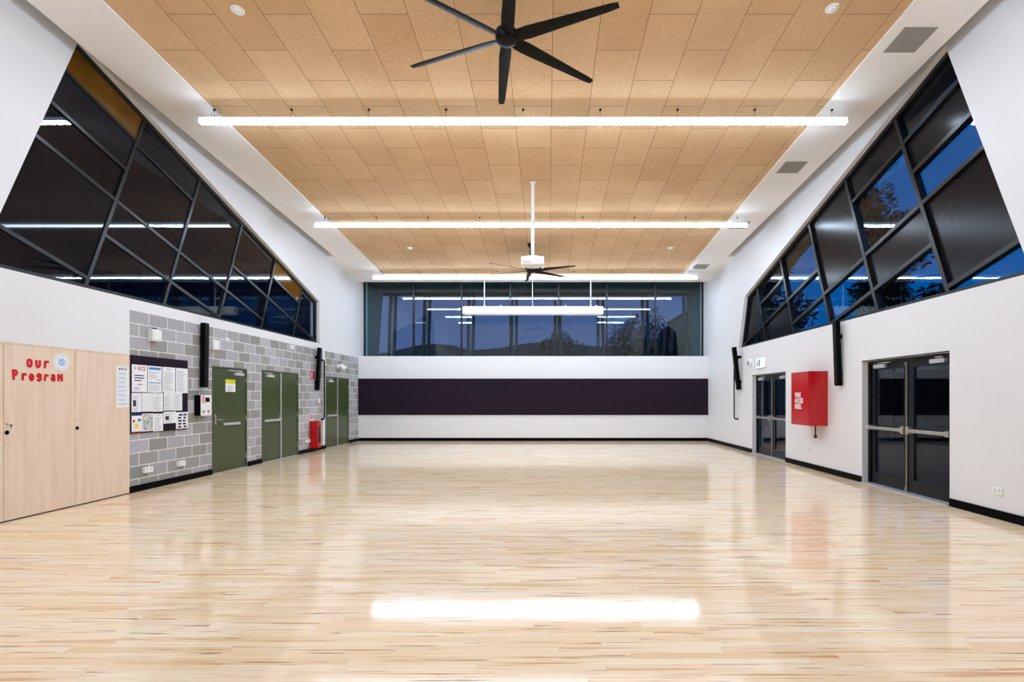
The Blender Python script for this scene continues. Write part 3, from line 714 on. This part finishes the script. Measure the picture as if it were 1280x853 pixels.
# column speakers
def column_speaker(m, tilt, label, H=1.2, W=0.125, D=0.085):
    o = empty('column_speaker', m, label, 'speaker', 'slim black column speakers')
    rot = Matrix.Translation((0, 0, 0.02)) @ Matrix.Rotation(tilt, 4, 'X')
    def T(ob): ob.matrix_local = rot; return ob
    b = MB(); b.box(0, W, 0, H, 0, D, 0.008); T(b.build('cabinet', M['speaker'], o))
    b = MB(); b.box(0.008, W - 0.008, 0.02, H - 0.02, D - 0.001, D + 0.006, 0.004, 1); T(b.build('front_grille', M['fan'], o))
    for v in (0.22, 0.92):
        zz = 0.02 + math.sin(tilt) * v
        b = MB(); b.box(W / 2 - 0.02, W / 2 + 0.02, v - 0.04, v + 0.04, -0.002, max(0.03, zz + 0.015), 0.002, 1); b.build('wall_bracket', M['speaker'], o)
    return o
column_speaker(frL(9.485, 1.675), 0.012, 'near black column speaker on the left wall, between the notice board and the single door')
column_speaker(frL(14.19, 1.690), 0.05, 'far black column speaker on the left wall above the extinguisher cabinet', 1.19)
column_speaker(frR(9.62, 1.705), 0.035, 'near black column speaker on the right wall, between red cabinet and glass doors', 1.21)
column_speaker(frR(14.58, 1.715), 0.11, 'far black column speaker on the right wall next to the lit sign', 1.215, 0.13, 0.10)

def arc(p, q, c, n=6):  # quarter bend from p to q around corner c
    p, q, c = Vector(p), Vector(q), Vector(c)
    return [tuple((1 - t) ** 2 * p + 2 * t * (1 - t) * c + t * t * q) for t in [k / n for k in range(n + 1)]]
def black_pipe(m, z0, z1, off, reach, label):
    o = empty('black_conduit', m, label, 'pipe')
    pts = [(reach, z1, 0.004)] + [(0, z1, off)][:0]
    path = arc((0, z0 + 0.07, off), (0, z0, off - 0.05), (0, z0, off)) 
    path = [(0, z0, 0.002)] + path[::-1] + arc((0, z1 - 0.07, off), (0, z1, off - 0.05), (0, z1, off)) + [(0, z1, 0.002)]
    b = MB(); b.tube(path, 0.019, 10); b.build('pipe', M['black'], o, smooth=True)
    for v in (z0, z1):
        b = MB(); b.lathe([(0, -0.002), (0.036, -0.002), (0.036, 0.012), (0.02, 0.018), (0, 0.018)], 14, 'z', (0, v, 0)); b.build('flange', M['black'], o, smooth=True)
    return o
black_pipe(frR(14.76, 0), 0.87, 2.58, 0.11, 0, 'black bent pipe on the right wall beside the far column speaker')
black_pipe(frL(14.66, 0), 0.86, 2.56, 0.075, 0, 'black bent pipe on the left wall above the extinguisher cabinet')
b = MB(); b.box(0, 0.10, 0.106, 2.85, -0.002, 0.022, 0.003, 1)
tag(b.build('cable_duct', M['plastic'], None, frL(14.72, 0)), 'tall white cable duct beside the far left green doors', 'cable duct')

# extinguisher cabinet, its sign, a flag sign
ex = empty('extinguisher_cabinet', frL(13.91, 0.115), 'red extinguisher cabinet low on the left wall', 'cabinet')
b = MB(); b.box(0, 0.22, 0, 0.73, -0.002, 0.20, 0.004); b.build('case', M['red'], ex)
b = MB(); b.box(0.004, 0.216, 0.004, 0.726, 0.20, 0.222, 0.004); dr = b.build('door', M['red'], ex)
b = MB(); b.box(0.05, 0.17, 0.14, 0.60, 0.2215, 0.2235); b.build('view_pane', M['panel'], dr)
b = MB(); b.tube([(0.19, 0.34, 0.222), (0.19, 0.34, 0.236), (0.19, 0.42, 0.236), (0.19, 0.42, 0.222)], 0.005, 6); b.build('handle', M['steel'], dr, smooth=True)
sg = empty('extinguisher_sign', frL(13.93, 0.855), 'small red and white sign just above the extinguisher cabinet', 'sign')
b = MB(); b.box(0, 0.20, 0, 0.18, -0.002, 0.004); b.build('plate', M['paper'], sg)
b = MB(); b.prism([(0.1 + 0.075 * math.cos(t), 0.1 + 0.068 * math.sin(t)) for t in [2 * PI * k / 20 for k in range(20)]], lambda a, c, w: (a, c, w), 0.004, 0.005); dd = b.build('red_disc', M['redp'], sg)
b = MB(); b.box(0.085, 0.115, 0.06, 0.12, 0.005, 0.006); b.box(0.092, 0.108, 0.12, 0.135, 0.005, 0.006); b.box(0.108, 0.13, 0.122, 0.130, 0.005, 0.006); b.build('bottle_symbol', M['paper'], dd)
fs = empty('flag_sign', frL(13.98, 1.99), 'red and white flag sign sticking out of the blockwork beside the far left speaker', 'sign')
b = MB(); b.box(0, 0.006, 0, 0.22, -0.002, 0.10); b.build('plate', M['red'], fs)
b = MB(); b.box(-0.001, 0, 0.03, 0.19, 0.022, 0.048); b.build('white_symbol', M['paper'], fs)
b = MB(); b.box(-0.006, 0.012, 0.05, 0.17, -0.002, 0.006); b.build('mounting_foot', M['steel'], fs)
hs = empty('wall_spotlight', frL(15.80, 2.45), 'white cone shaped spotlight above the far left green doors', 'spotlight')
b = MB(); b.lathe([(0, -0.002), (0.06, -0.002), (0.06, 0.02), (0, 0.024)], 18); b.build('base', M['plastic'], hs, smooth=True)
b = MB(); b.tube([(0, 0, 0.02), (0, 0.0, 0.08)], 0.014, 10); b.build('arm', M['plastic'], hs, smooth=True)
b = MB(); b.tube([(-0.02, 0.06, 0.07), (0.0, 0.04, 0.09), (0.09, -0.06, 0.17)], [0.03, 0.05, 0.085], 18); b.build('lamp_cone', M['plastic'], hs, smooth=True)

# ------------------------------------------------------------------ things on the right wall
hr = empty('hose_reel_cabinet', frR(10.74, 0.925), 'large red hose reel cabinet on the right wall with white lettering', 'cabinet')
b = MB(); b.box(0, 0.71, 0, 1.08, 0.001, 0.355, 0.006); b.build('case', M['red'], hr)
b = MB(); b.box(0.003, 0.707, 0.003, 1.077, 0.357, 0.384, 0.006); dr = b.build('door', M['red'], hr)
text('FIRE\nHOSE\nREEL', 'white_lettering', 0.135, (0.17, 0.565, 0.3845), M['paper'], dr, 0.004, sx=0.98)
b = MB(); b.tube([(-0.004, 0.85, 0.10), (-0.12, 0.85, 0.10)], 0.016, 8); b.tube([(-0.12, 0.85, 0.10), (-0.15, 0.845, 0.10)], 0.024, 8); b.build('side_handle', M['black'], hr, smooth=True)
b = MB(); b.tube([(0.45, 0.0, 0.11), (0.45, -0.19, 0.11)], 0.014, 10); b.tube([(0.45, -0.19, 0.11), (0.45, -0.21, 0.11), (0.45, -0.24, 0.11), (0.45, -0.26, 0.11)], [0.018, 0.034, 0.034, 0.015], 12); b.build('supply_pipe', M['bark'], hr, smooth=True)
es = empty('exit_sign', frR(13.35, 2.245), 'white lit exit sign with teal symbols above the far glass doors', 'exit sign')
b = MB(); b.box(0, 0.52, 0, 0.26, -0.002, 0.05, 0.006); b.build('case', M['plastic'], es)
b = MB(); b.box(0.012, 0.508, 0.012, 0.248, 0.05, 0.056, 0.002, 1); fc = b.build('lit_face', M['signw'], es)
b = MB(); Z0, Z1 = 0.056, 0.0585
f2 = lambda a, c, w: (a, c, w)
b.prism([(0.05, 0.05), (0.085, 0.05), (0.10, 0.12), (0.12, 0.17), (0.06, 0.19), (0.04, 0.14)], f2, Z0, Z1)
b.prism([(0.085 + 0.022 * math.cos(t), 0.212 + 0.022 * math.sin(t)) for t in [2 * PI * k / 12 for k in range(12)]], f2, Z0, Z1)
b.prism([(0.085, 0.11), (0.13, 0.085), (0.14, 0.05), (0.12, 0.05), (0.11, 0.075), (0.08, 0.09)], f2, Z0, Z1 + 0.0004)
b.box(0.17, 0.25, 0.04, 0.225, Z0, Z1); b.build('teal_symbol', M['teal'], fc)
ss = empty('alarm_sounder', frR(13.84, 2.42), 'round white alarm sounder on the right wall left of the lit sign', 'alarm')
b = MB(); b.lathe([(0, -0.002), (0.11, -0.002), (0.11, 0.05), (0.095, 0.065), (0, 0.066)], 24); b.build('base', M['plastic'], ss, smooth=True)
b = MB(); b.lathe([(0.06, 0.066), (0.055, 0.085), (0, 0.09)], 20); b.build('centre_cap', M['grille'], ss, smooth=True)

# ------------------------------------------------------------------ back wall pinboard, ledge screen, floor plates
b = MB(); b.box(0, XR - XL - 0.01, 0, 1.245, 0.001, 0.025, 0.003, 1)
tag(b.build('pinboard', M['felt'], None, frB(XL + 0.005, 0.892)), 'long aubergine felt pinboard right across the back wall', 'pinboard')

sc = empty('projection_screen', (-2.78, 17.05, 4.24), 'long white rolled up projection screen case hanging before the back window', 'screen')
b = MB(); b.box(0, 4.62, -0.11, 0.11, 0.02, 0.25, 0.012); b.build('case', M['plastic'], sc)
b = MB(); b.box(0.02, 4.60, -0.05, -0.02, -0.01, 0.02, 0.004); b.build('weight_bar', M['plastic'], sc)
b = MB(); b.box(-0.02, 0.0, -0.115, 0.115, 0.015, 0.255, 0.004, 1); b.build('end_cap', M['plastic'], sc)
b = MB(); b.box(4.62, 4.64, -0.115, 0.115, 0.015, 0.255, 0.004, 1); b.build('end_cap', M['plastic'], sc)
b = MB(); b.box(0.0, 4.62, -0.03, 0.03, 0.255, 0.285, 0.004, 1); b.build('hanging_rail', M['alum'], sc)
zc = ceil_z(17.05) - 4.24
for x, r in ((0.69, 0.014), (2.29, 0.008), (4.23, 0.016)):
    b = MB(); b.tube([(x, 0, 0.28), (x, 0, zc)], r, 8); b.tube([(x, 0, 0.28), (x, 0, 0.33)], r * 2, 8); b.build('suspension_rod', M['alum'], sc, smooth=True)
for x in (1.23, 3.40, 4.42):
    b = MB(); b.box(x - 0.02, x + 0.02, -0.015, 0.015, 0.28, 0.33, 0.003, 1); b.build('rail_clip', M['alum'], sc)
for i, (x, lab) in enumerate(((-2.55, 'flush floor outlet plate near the back wall, left one'), (-0.68, 'flush floor outlet plate near the back wall, right one'))):
    o = empty('floor_outlet', (x, 14.0, 0), lab, 'floor outlet', 'floor outlets before the back wall')
    b = MB(); b.box(-0.2, 0.2, -0.12, 0.12, 0.0005, 0.005, 0.002, 1); b.build('cover', M['plastic'], o)
    for u in (-0.1, 0.1):
        b = MB(); b.box(u - 0.04, u + 0.04, -0.09, -0.05, 0.005, 0.008); b.build('flap', M['steel'], o)

# ------------------------------------------------------------------ ceiling lights
LX0, LX1 = -5.55, 4.78
def strip_light(y, z, label, first=None):
    if first is None:
        o = empty('pendant_strip_light', (LX0, y, z), label, 'ceiling light', 'long strip lights across the ceiling')
        L = LX1 - LX0
        b = MB(); b.prism([(-0.052, 0.0), (0.052, 0.0), (0.052, 0.015), (0.03, 0.06), (-0.03, 0.06), (-0.052, 0.015)], lambda a, c, w: (w, a, c), 0, L); b.build('uplight_lens', M['tubeup'], o)
        b = MB(); b.prism([(-0.012, 0.06), (0.012, 0.06), (0.012, 0.068), (-0.012, 0.068)], lambda a, c, w: (w, a, c), 0, L); b.build('spine', M['alum'], o)
        b = MB(); b.prism([(-0.052, -0.001), (-0.030, -0.034), (0.030, -0.034), (0.052, -0.001)], lambda a, c, w: (w, a, c), 0.004, L - 0.004); b.build('diffuser', M['tube'], o)
        for x in (-0.012, L):
            b = MB(); b.box(x, x + 0.012, -0.054, 0.054, -0.036, 0.062, 0.002, 1); b.build('end_cap', M['alum'], o)
        for k in range(9):
            x = 0.22 + (L - 0.44) * k / 8
            b = MB(); b.tube([(x, 0, 0.058), (x, 0, 0.192)], 0.0025, 6); b.lathe([(0, 0.18), (0.02, 0.18), (0.02, 0.2), (0, 0.201)], 12, 'z', (x, 0, 0)); b.build('suspension_wire', M['bark'], o, smooth=True)
        b = MB(); b.tube([(0.33, -0.02, 0.06), (0.33, -0.04, 0.11), (0.24, -0.06, 0.13), (0.20, -0.06, 0.08), (0.28, -0.05, 0.07), (0.36, -0.06, 0.13), (0.34, -0.06, 0.19)], 0.006, 6); b.build('power_flex', M['ink'], o, smooth=True)
        return o
    o = copy_tree(first); o.location = (LX0, y, z); tag(o, label)
    return o
zl = lambda y: ceil_z(y) - 0.195
L1 = strip_light(8.20, zl(8.20), 'long strip light nearest the viewer, just beyond the near fan')
strip_light(12.27, zl(12.27), 'middle strip light crossing behind the projector pole', L1)
strip_light(16.37, zl(16.37), 'farthest strip light, right above the back window', L1)
strip_light(4.10, zl(4.10), 'strip light overhead, above the top edge of the photo', L1)

# ------------------------------------------------------------------ fans
def fan():
    o = empty('ceiling_fan', (0, 0, 0), None, 'ceiling fan', 'six bladed black ceiling fans')
    drop = 0.74
    b = MB(); b.lathe([(0, -0.07), (0.055, -0.07), (0.115, -0.04), (0.13, 0.02), (0.12, 0.07), (0.06, 0.10), (0.03, 0.16), (0, 0.16)], 28); b.build('motor_hub', M['fan'], o, smooth=True)
    b = MB(); b.tube([(0, 0, 0.15), (0, 0, drop - 0.08)], 0.02, 12); b.build('down_rod', M['fan'], o, smooth=True)
    b = MB(); b.lathe([(0.025, drop - 0.14), (0.05, drop - 0.11), (0.085, drop - 0.05), (0.09, drop + 0.02), (0, drop + 0.02)], 24); b.build('ceiling_canopy', M['fan'], o, smooth=True)
    for k in range(6):
        bl = MB(); n = 14; top = []; R0, R1 = 0.10, 1.306
        ring = []
        for i in range(n + 1):
            t = i / n; r = R0 + (R1 - R0) * t
            ch = 0.135 + 0.02 * min(1, t / 0.15) - 0.065 * max(0, (t - 0.15) / 0.85)
            if i == n: ch *= 0.8
            pitch = -math.radians(20 - 12 * t); th = 0.016 - 0.009 * t
            prof = [(-ch / 2, 0), (-ch / 6, th / 2), (ch / 4, th / 2), (ch / 2, 0), (ch / 4, -th / 2), (-ch / 6, -th / 2)]
            ring.append([bl.bm.verts.new((r, a * math.cos(pitch) - c * math.sin(pitch), a * math.sin(pitch) + c * math.cos(pitch) - 0.01 + 0.0 * t)) for a, c in prof])
        for A, B in zip(ring, ring[1:]):
            for j in range(6): bl.bm.faces.new((A[j], A[(j + 1) % 6], B[(j + 1) % 6], B[j]))
        bl.bm.faces.new(ring[0][::-1]); bl.bm.faces.new(ring[-1])
        x = bl.build('blade', M['fan'], o, smooth=True); x.matrix_local = Matrix.Rotation(math.radians(97.5 + 60 * k), 4, 'Z')
    return o
F1 = fan(); F1.location = (-0.463, 5.81, ceil_z(5.81) - 0.70); tag(F1, 'large black six bladed ceiling fan nearest the viewer')
F2 = copy_tree(F1); F2.location = (-0.455, 14.05, ceil_z(14.05) - 0.70); tag(F2, 'distant black ceiling fan half hidden behind the white projector')

# ------------------------------------------------------------------ projector
pj = empty('projector', (-0.30, 10.6, 4.20), 'white projector hanging on a long white pole from the timber ceiling', 'projector')
b = MB(); b.box(-0.235, 0.235, -0.18, 0.18, 0, 0.17, 0.02, 3); bd = b.build('body', M['plastic'], pj)
b = MB(); b.tube([(0.10, 0.178, 0.08), (0.10, 0.215, 0.08)], [0.05, 0.045], 20); b.build('lens', M['panel'], bd, smooth=True)
b = MB()
for k in range(6): b.box(-0.19 + 0.03 * k, -0.175 + 0.03 * k, -0.1815, -0.179, 0.03, 0.07)
b.build('vent_slots', M['ink'], bd)
for x in (-0.15, 0.15):
    b = MB(); b.lathe([(0, -0.018), (0.018, -0.018), (0.018, 0.005), (0, 0.005)], 10, 'z', (x, 0.1, 0)); b.build('foot', M['fan'], bd)
b = MB(); b.box(-0.12, 0.12, -0.1, 0.1, 0.19, 0.205, 0.003, 1)
for x, y in ((-0.1, -0.08), (0.1, -0.08), (-0.1, 0.08), (0.1, 0.08)): b.tube([(x, y, 0.16), (x, y, 0.195)], 0.008, 6)
b.build('mount_plate', M['plastic'], pj)
zc = ceil_z(10.6) - 4.20
b = MB(); b.tube([(0, 0, 0.2), (0, 0, zc)], 0.035, 16); b.build('pole', M['plastic'], pj, smooth=True)
b = MB(); b.lathe([(0, zc - 0.008), (0.055, zc - 0.008), (0.055, zc + 0.02), (0, zc + 0.02)], 20); b.build('ceiling_plate', M['plastic'], pj, smooth=True)

# ------------------------------------------------------------------ vents and detectors in the ceiling
SLOPE = math.atan(0.0711)
def cmat(x, y): return Matrix.Translation((x, y, ceil_z(y))) @ Matrix.Rotation(-SLOPE, 4, 'X')
def vent():
    o = empty('ceiling_vent', (0, 0, 0), None, 'vent', 'square air vents in the white ceiling border')
    b = MB()
    for q in ((-0.215, 0.215, -0.215, -0.195), (-0.215, 0.215, 0.195, 0.215), (-0.215, -0.195, -0.195, 0.195), (0.195, 0.215, -0.195, 0.195)): b.box(q[0], q[1], q[2], q[3], -0.010, 0.0, 0.002, 1)
    b.box(-0.005, 0.005, -0.195, 0.195, -0.009, 0.0); b.build('frame', M['grille'], o)
    b = MB(); b.box(-0.196, 0.196, -0.196, 0.196, -0.002, -0.0005); b.build('duct_face', M['roofm'], o)
    b = MB()
    for k in range(15):
        y = -0.185 + 0.0264 * k; b.prism([(y, -0.0025), (y + 0.018, -0.010), (y + 0.020, -0.009), (y + 0.002, -0.0015)], lambda a, c, w: (w, a, c), -0.195, 0.195)
    b.build('louvre_slats', M['grille'], o)
    return o
V = vent(); V.matrix_world = cmat(4.78, 6.75); tag(V, 'nearest square air vent in the right ceiling border')
for y, lab in ((9.97, 'second square air vent from the viewer, between two strip lights'), (12.72, 'third square air vent, behind the end of the middle strip light'), (15.88, 'farthest square air vent, beside the last strip light')):
    c = copy_tree(V); c.matrix_world = cmat(4.76, y); tag(c, lab)
def detector():
    o = empty('smoke_detector', (0, 0, 0), None, 'smoke detector', 'round white ceiling detectors')
    b = MB(); b.lathe([(0, 0.001), (0.078, 0.001), (0.078, -0.008), (0.07, -0.014), (0, -0.014)], 24); b.build('base', M['plastic'], o, smooth=True)
    b = MB(); b.lathe([(0.045, -0.013), (0.04, -0.03), (0.02, -0.036), (0, -0.036)], 20); b.build('cap', M['plastic'], o, smooth=True)
    return o
D = detector(); D.matrix_world = cmat(-3.81, 6.30) @ Matrix.Translation((0, 0, 0.022)); tag(D, 'round white ceiling detector, near left')
for x, y, lab in ((3.49, 6.27, 'round white ceiling detector, near right'), (-3.85, 14.35, 'round white ceiling detector, far left'), (3.45, 14.35, 'round white ceiling detector, far right')):
    c = copy_tree(D); c.matrix_world = cmat(x, y) @ Matrix.Translation((0, 0, 0.022)); tag(c, lab)

# ------------------------------------------------------------------ outside
b = MB(); b.box(-90, 90, -40, 160, -0.6, -0.21); struct(b.build('ground', M['ground']), 'dark ground outside')
hd = empty('window_hood', (XL, 18.36, 2.6), 'grey green hood around the outside of the back window', 'window hood')
b = MB(); fh = lambda a, c, w: (w, a, c)
b.prism([(0.03, 0.0), (1.1, 0.0), (1.75, 3.1), (0.03, 3.1)], fh, -0.12, 0.02); b.build('side_panel', M['hood'], hd)
b = MB(); b.prism([(0.03, 0.0), (1.1, 0.0), (1.75, 3.1), (0.03, 3.1)], fh, Wd - 0.02, Wd + 0.12); b.build('side_panel', M['hood'], hd)
b = MB(); b.box(0.02, Wd - 0.02, 0.0, 1.75, 3.02, 3.14); b.build('soffit', M['hood'], hd)
b = MB(); b.box(0.02, Wd - 0.02, 0.0, 1.1, -0.1, 0.0); b.build('sill', M['ext'], hd)
b = MB(); b.box(-7.4, 6.6, 21.1, 21.3, 5.70, 5.92); tag(b.build('steel_beam', M['ext']), 'dark steel beam outside above the leaning posts', 'beam')
px = [-6.36, -4.95, -3.13, -1.36, 0.43, 2.19, 4.03, 5.75]
words = ['first', 'second', 'third', 'fourth', 'fifth', 'sixth', 'seventh', 'eighth']
for i, x in enumerate(px):
    o = empty('leaning_post', (x, 20.45, -0.2), 'dark leaning steel post outside the back window, %s from the left' % words[i], 'post', 'leaning posts outside the back window')
    for k, dx in enumerate((-0.10, 0.10)):
        b = MB(); v = [(0.0, 0.0), (0.16, 0.0), (0.81, 5.9), (0.65, 5.9)]; b.prism(v, lambda a, c, w: (w, a, c), dx - 0.055, dx + 0.055); b.build('steel_leg', M['ext'], o)
def tree(x, y, h, r, leaf, label, n=2600, seed=0, trunk=0.22, cz=0.62):
    R = random.Random(seed)
    o = empty('tree', (x, y, -0.22), label, 'tree', 'trees outside')
    b = MB(); b.tube([(0, 0, 0), (0.1, 0.05, h * 0.25), (-0.05, 0.1, h * 0.55), (0.05, 0, h * 0.85)], [trunk, trunk * 0.8, trunk * 0.5, 0.05], 8)
    blobs = []
    for k in range(9):
        a = 2 * PI * k / 9 + R.uniform(-0.3, 0.3); rr = r * R.uniform(0.35, 0.75); hh = h * R.uniform(cz - 0.2, 0.93)
        p = Vector((rr * math.cos(a), rr * math.sin(a), hh)); blobs.append((p, r * R.uniform(0.35, 0.6)))
        b.tube([(0, 0.05, h * R.uniform(0.3, 0.6)), tuple(p * 0.6 + Vector((0, 0, hh * 0.3))), tuple(p)], [trunk * 0.4, trunk * 0.25, 0.03], 6)
    b.build('trunk', M['bark'], o, smooth=True)
    b = MB()
    for k in range(n):
        p, s = R.choice(blobs); d = Vector((R.gauss(0, 1), R.gauss(0, 1), R.gauss(0, 0.8))).normalized() * s * R.random() ** 0.4
        q = p + d; u = Vector((R.gauss(0, 1), R.gauss(0, 1), R.gauss(0, 1))).normalized(); v = u.orthogonal().normalized(); L = R.uniform(0.14, 0.3)
        f = b.bm.faces.new([b.bm.verts.new(q + w) for w in (u * L, v * L * 0.4, -u * L, -v * L * 0.4)])
    b.build('foliage', M[leaf], o, fix=False)
    return o
tree(16.6, 24.8, 12.4, 2.5, 'leaf', 'tall dark tree outside the right window seen against the blue sky', 5200, 1)
tree(10.5, 25.4, 9.5, 2.0, 'leaf', 'dark tree farther off outside the right window', 4200, 2)
b = MB(); b.prism([(3.0, EYE + 7.10 - 0.29 * 3.0), (15.5, EYE + 7.10 - 0.29 * 15.5), (15.5, EYE + 7.35 - 0.29 * 15.5), (3.0, EYE + 7.35 - 0.29 * 3.0)], lambda a, c, w: (w, a, c), XR + TH, 6.22)
struct(b.build('trim_3', M['ext']), 'dark sloping eave outside above the right window')
fe = empty('added_sky_screen', (13.5, 2.0, -0.22), 'added dark board screen blocking the sky outside the glass doors', 'added screen')  # added dark screen, keeps the sky from showing through the glass doors
for k in range(9):
    b = MB(); b.box(-0.06, 0.06, 3.0 * k - 0.06, 3.0 * k + 0.06, 0, 2.75); b.build('post', M['ext'], fe)
    if k < 8:
        b = MB()
        for j in range(11): b.box(-0.015, 0.015, 3.0 * k + 0.06, 3.0 * k + 2.94, 0.06 + 0.24 * j, 0.297 + 0.24 * j)
        b.build('board_panel', M['leaf'], fe)
tree(9.6, 47.0, 8.8, 3.9, 'leafb', 'brownish tree beyond the back window, right of the middle', 3000, 4, cz=0.5)
tree(0.9, 49.0, 7.6, 2.4, 'leafb', 'lower brownish tree beyond the back window, in the middle', 2200, 5, cz=0.5)
hb = MB(); R = random.Random(4); top = []
for k in range(61):
    x = -70 + 140 * k / 60; top.append((x, 8.9 + 0.4 * math.sin(k * 0.21 + 1) + 0.5 * math.sin(k * 0.9) + R.uniform(-0.15, 0.25)))
hb.prism([(-70, -0.3)] + [(70, -0.3)] + top[::-1], lambda a, c, w: (a, 75 + w * (1.0), c), 0, 8); struct(hb.build('hill', M['hill']), 'low hill on the horizon beyond the back window')
gh = empty('gabled_building', (8.2, 31.0, -0.22), 'gabled building with timber battens beyond the back window at the right', 'building')
b = MB(); b.prism([(0, 0), (5.2, 0), (5.2, 4.4), (0.6, 6.9), (0, 6.6)], lambda a, c, w: (a, w, c), 0, 6.0); b.build('wall', M['roofm'], gh)
for k in range(7):
    b = MB(); x = 0.35 + 0.7 * k; zt = 6.7 - 0.543 * (x - 0.6) if x > 0.6 else 6.6; b.box(x - 0.13, x + 0.13, -0.12, -0.002, 0, zt - 0.25); b.build('batten', M['batten'], gh)
b = MB(); b.prism([(0.5, 6.98), (0.5, 7.16), (5.5, 4.44), (5.5, 4.26)], lambda a, c, w: (a, w, c), -0.3, 6.2); b.build('roof', M['ext'], gh)

# ------------------------------------------------------------------ sky, camera, colour
w = bpy.data.worlds.new('dusk'); SC.world = w; w.use_nodes = True; nt = w.node_tree; nt.nodes.clear()
out = N(nt, 'ShaderNodeOutputWorld'); bg = N(nt, 'ShaderNodeBackground'); nt.links.new(bg.outputs[0], out.inputs[0])
tc = N(nt, 'ShaderNodeTexCoord'); sp = N(nt, 'ShaderNodeSeparateXYZ'); nt.links.new(tc.outputs['Generated'], sp.inputs[0])
# the afterglow lies to the right of the hall; the left of the sky is already night
east = RAMP(nt, MA(nt, 'MULTIPLY_ADD', sp.outputs[0], 0.5, 0.5), [(0.0, (0.0006, 0.001, 0.003, 1)), (0.295, (0.001, 0.002, 0.008, 1)), (0.345, (0.085, 0.13, 0.31, 1)), (0.60, (0.085, 0.13, 0.31, 1)), (0.74, (0.0, 0.10, 0.36, 1)), (1.0, (0.0, 0.10, 0.38, 1))])
el = RAMP(nt, sp.outputs[2], [(0.0, (1.15,) * 3 + (1,)), (0.6, (0.8,) * 3 + (1,))])
nt.links.new(MIXC(nt, 1.0, east, el, 'MULTIPLY'), bg.inputs[0]); bg.inputs[1].default_value = 1.0

cam = bpy.data.cameras.new('camera'); co = bpy.data.objects.new('camera', cam); COL.objects.link(co)
co.location = (0, 0, EYE); co.rotation_euler = (PI / 2, 0, 0)
cam.sensor_width = 36; cam.sensor_fit = 'HORIZONTAL'; cam.lens = 18
cam.shift_x = -44 / 1280; cam.shift_y = 71 / 1280; cam.clip_start = 0.05; cam.clip_end = 400
SC.camera = co

vs = SC.view_settings
SC.display_settings.display_device = 'sRGB'
vs.view_transform = 'Standard'; vs.look = 'None'; vs.gamma = 1.0; vs.exposure = 0.0; vs.use_curve_mapping = False
cy = SC.cycles
cy.use_denoising = True
cy.max_bounces = 12; cy.diffuse_bounces = 6; cy.glossy_bounces = 5; cy.transparent_max_bounces = 16
cy.caustics_reflective = False; cy.caustics_refractive = False; cy.sample_clamp_indirect = 6.0
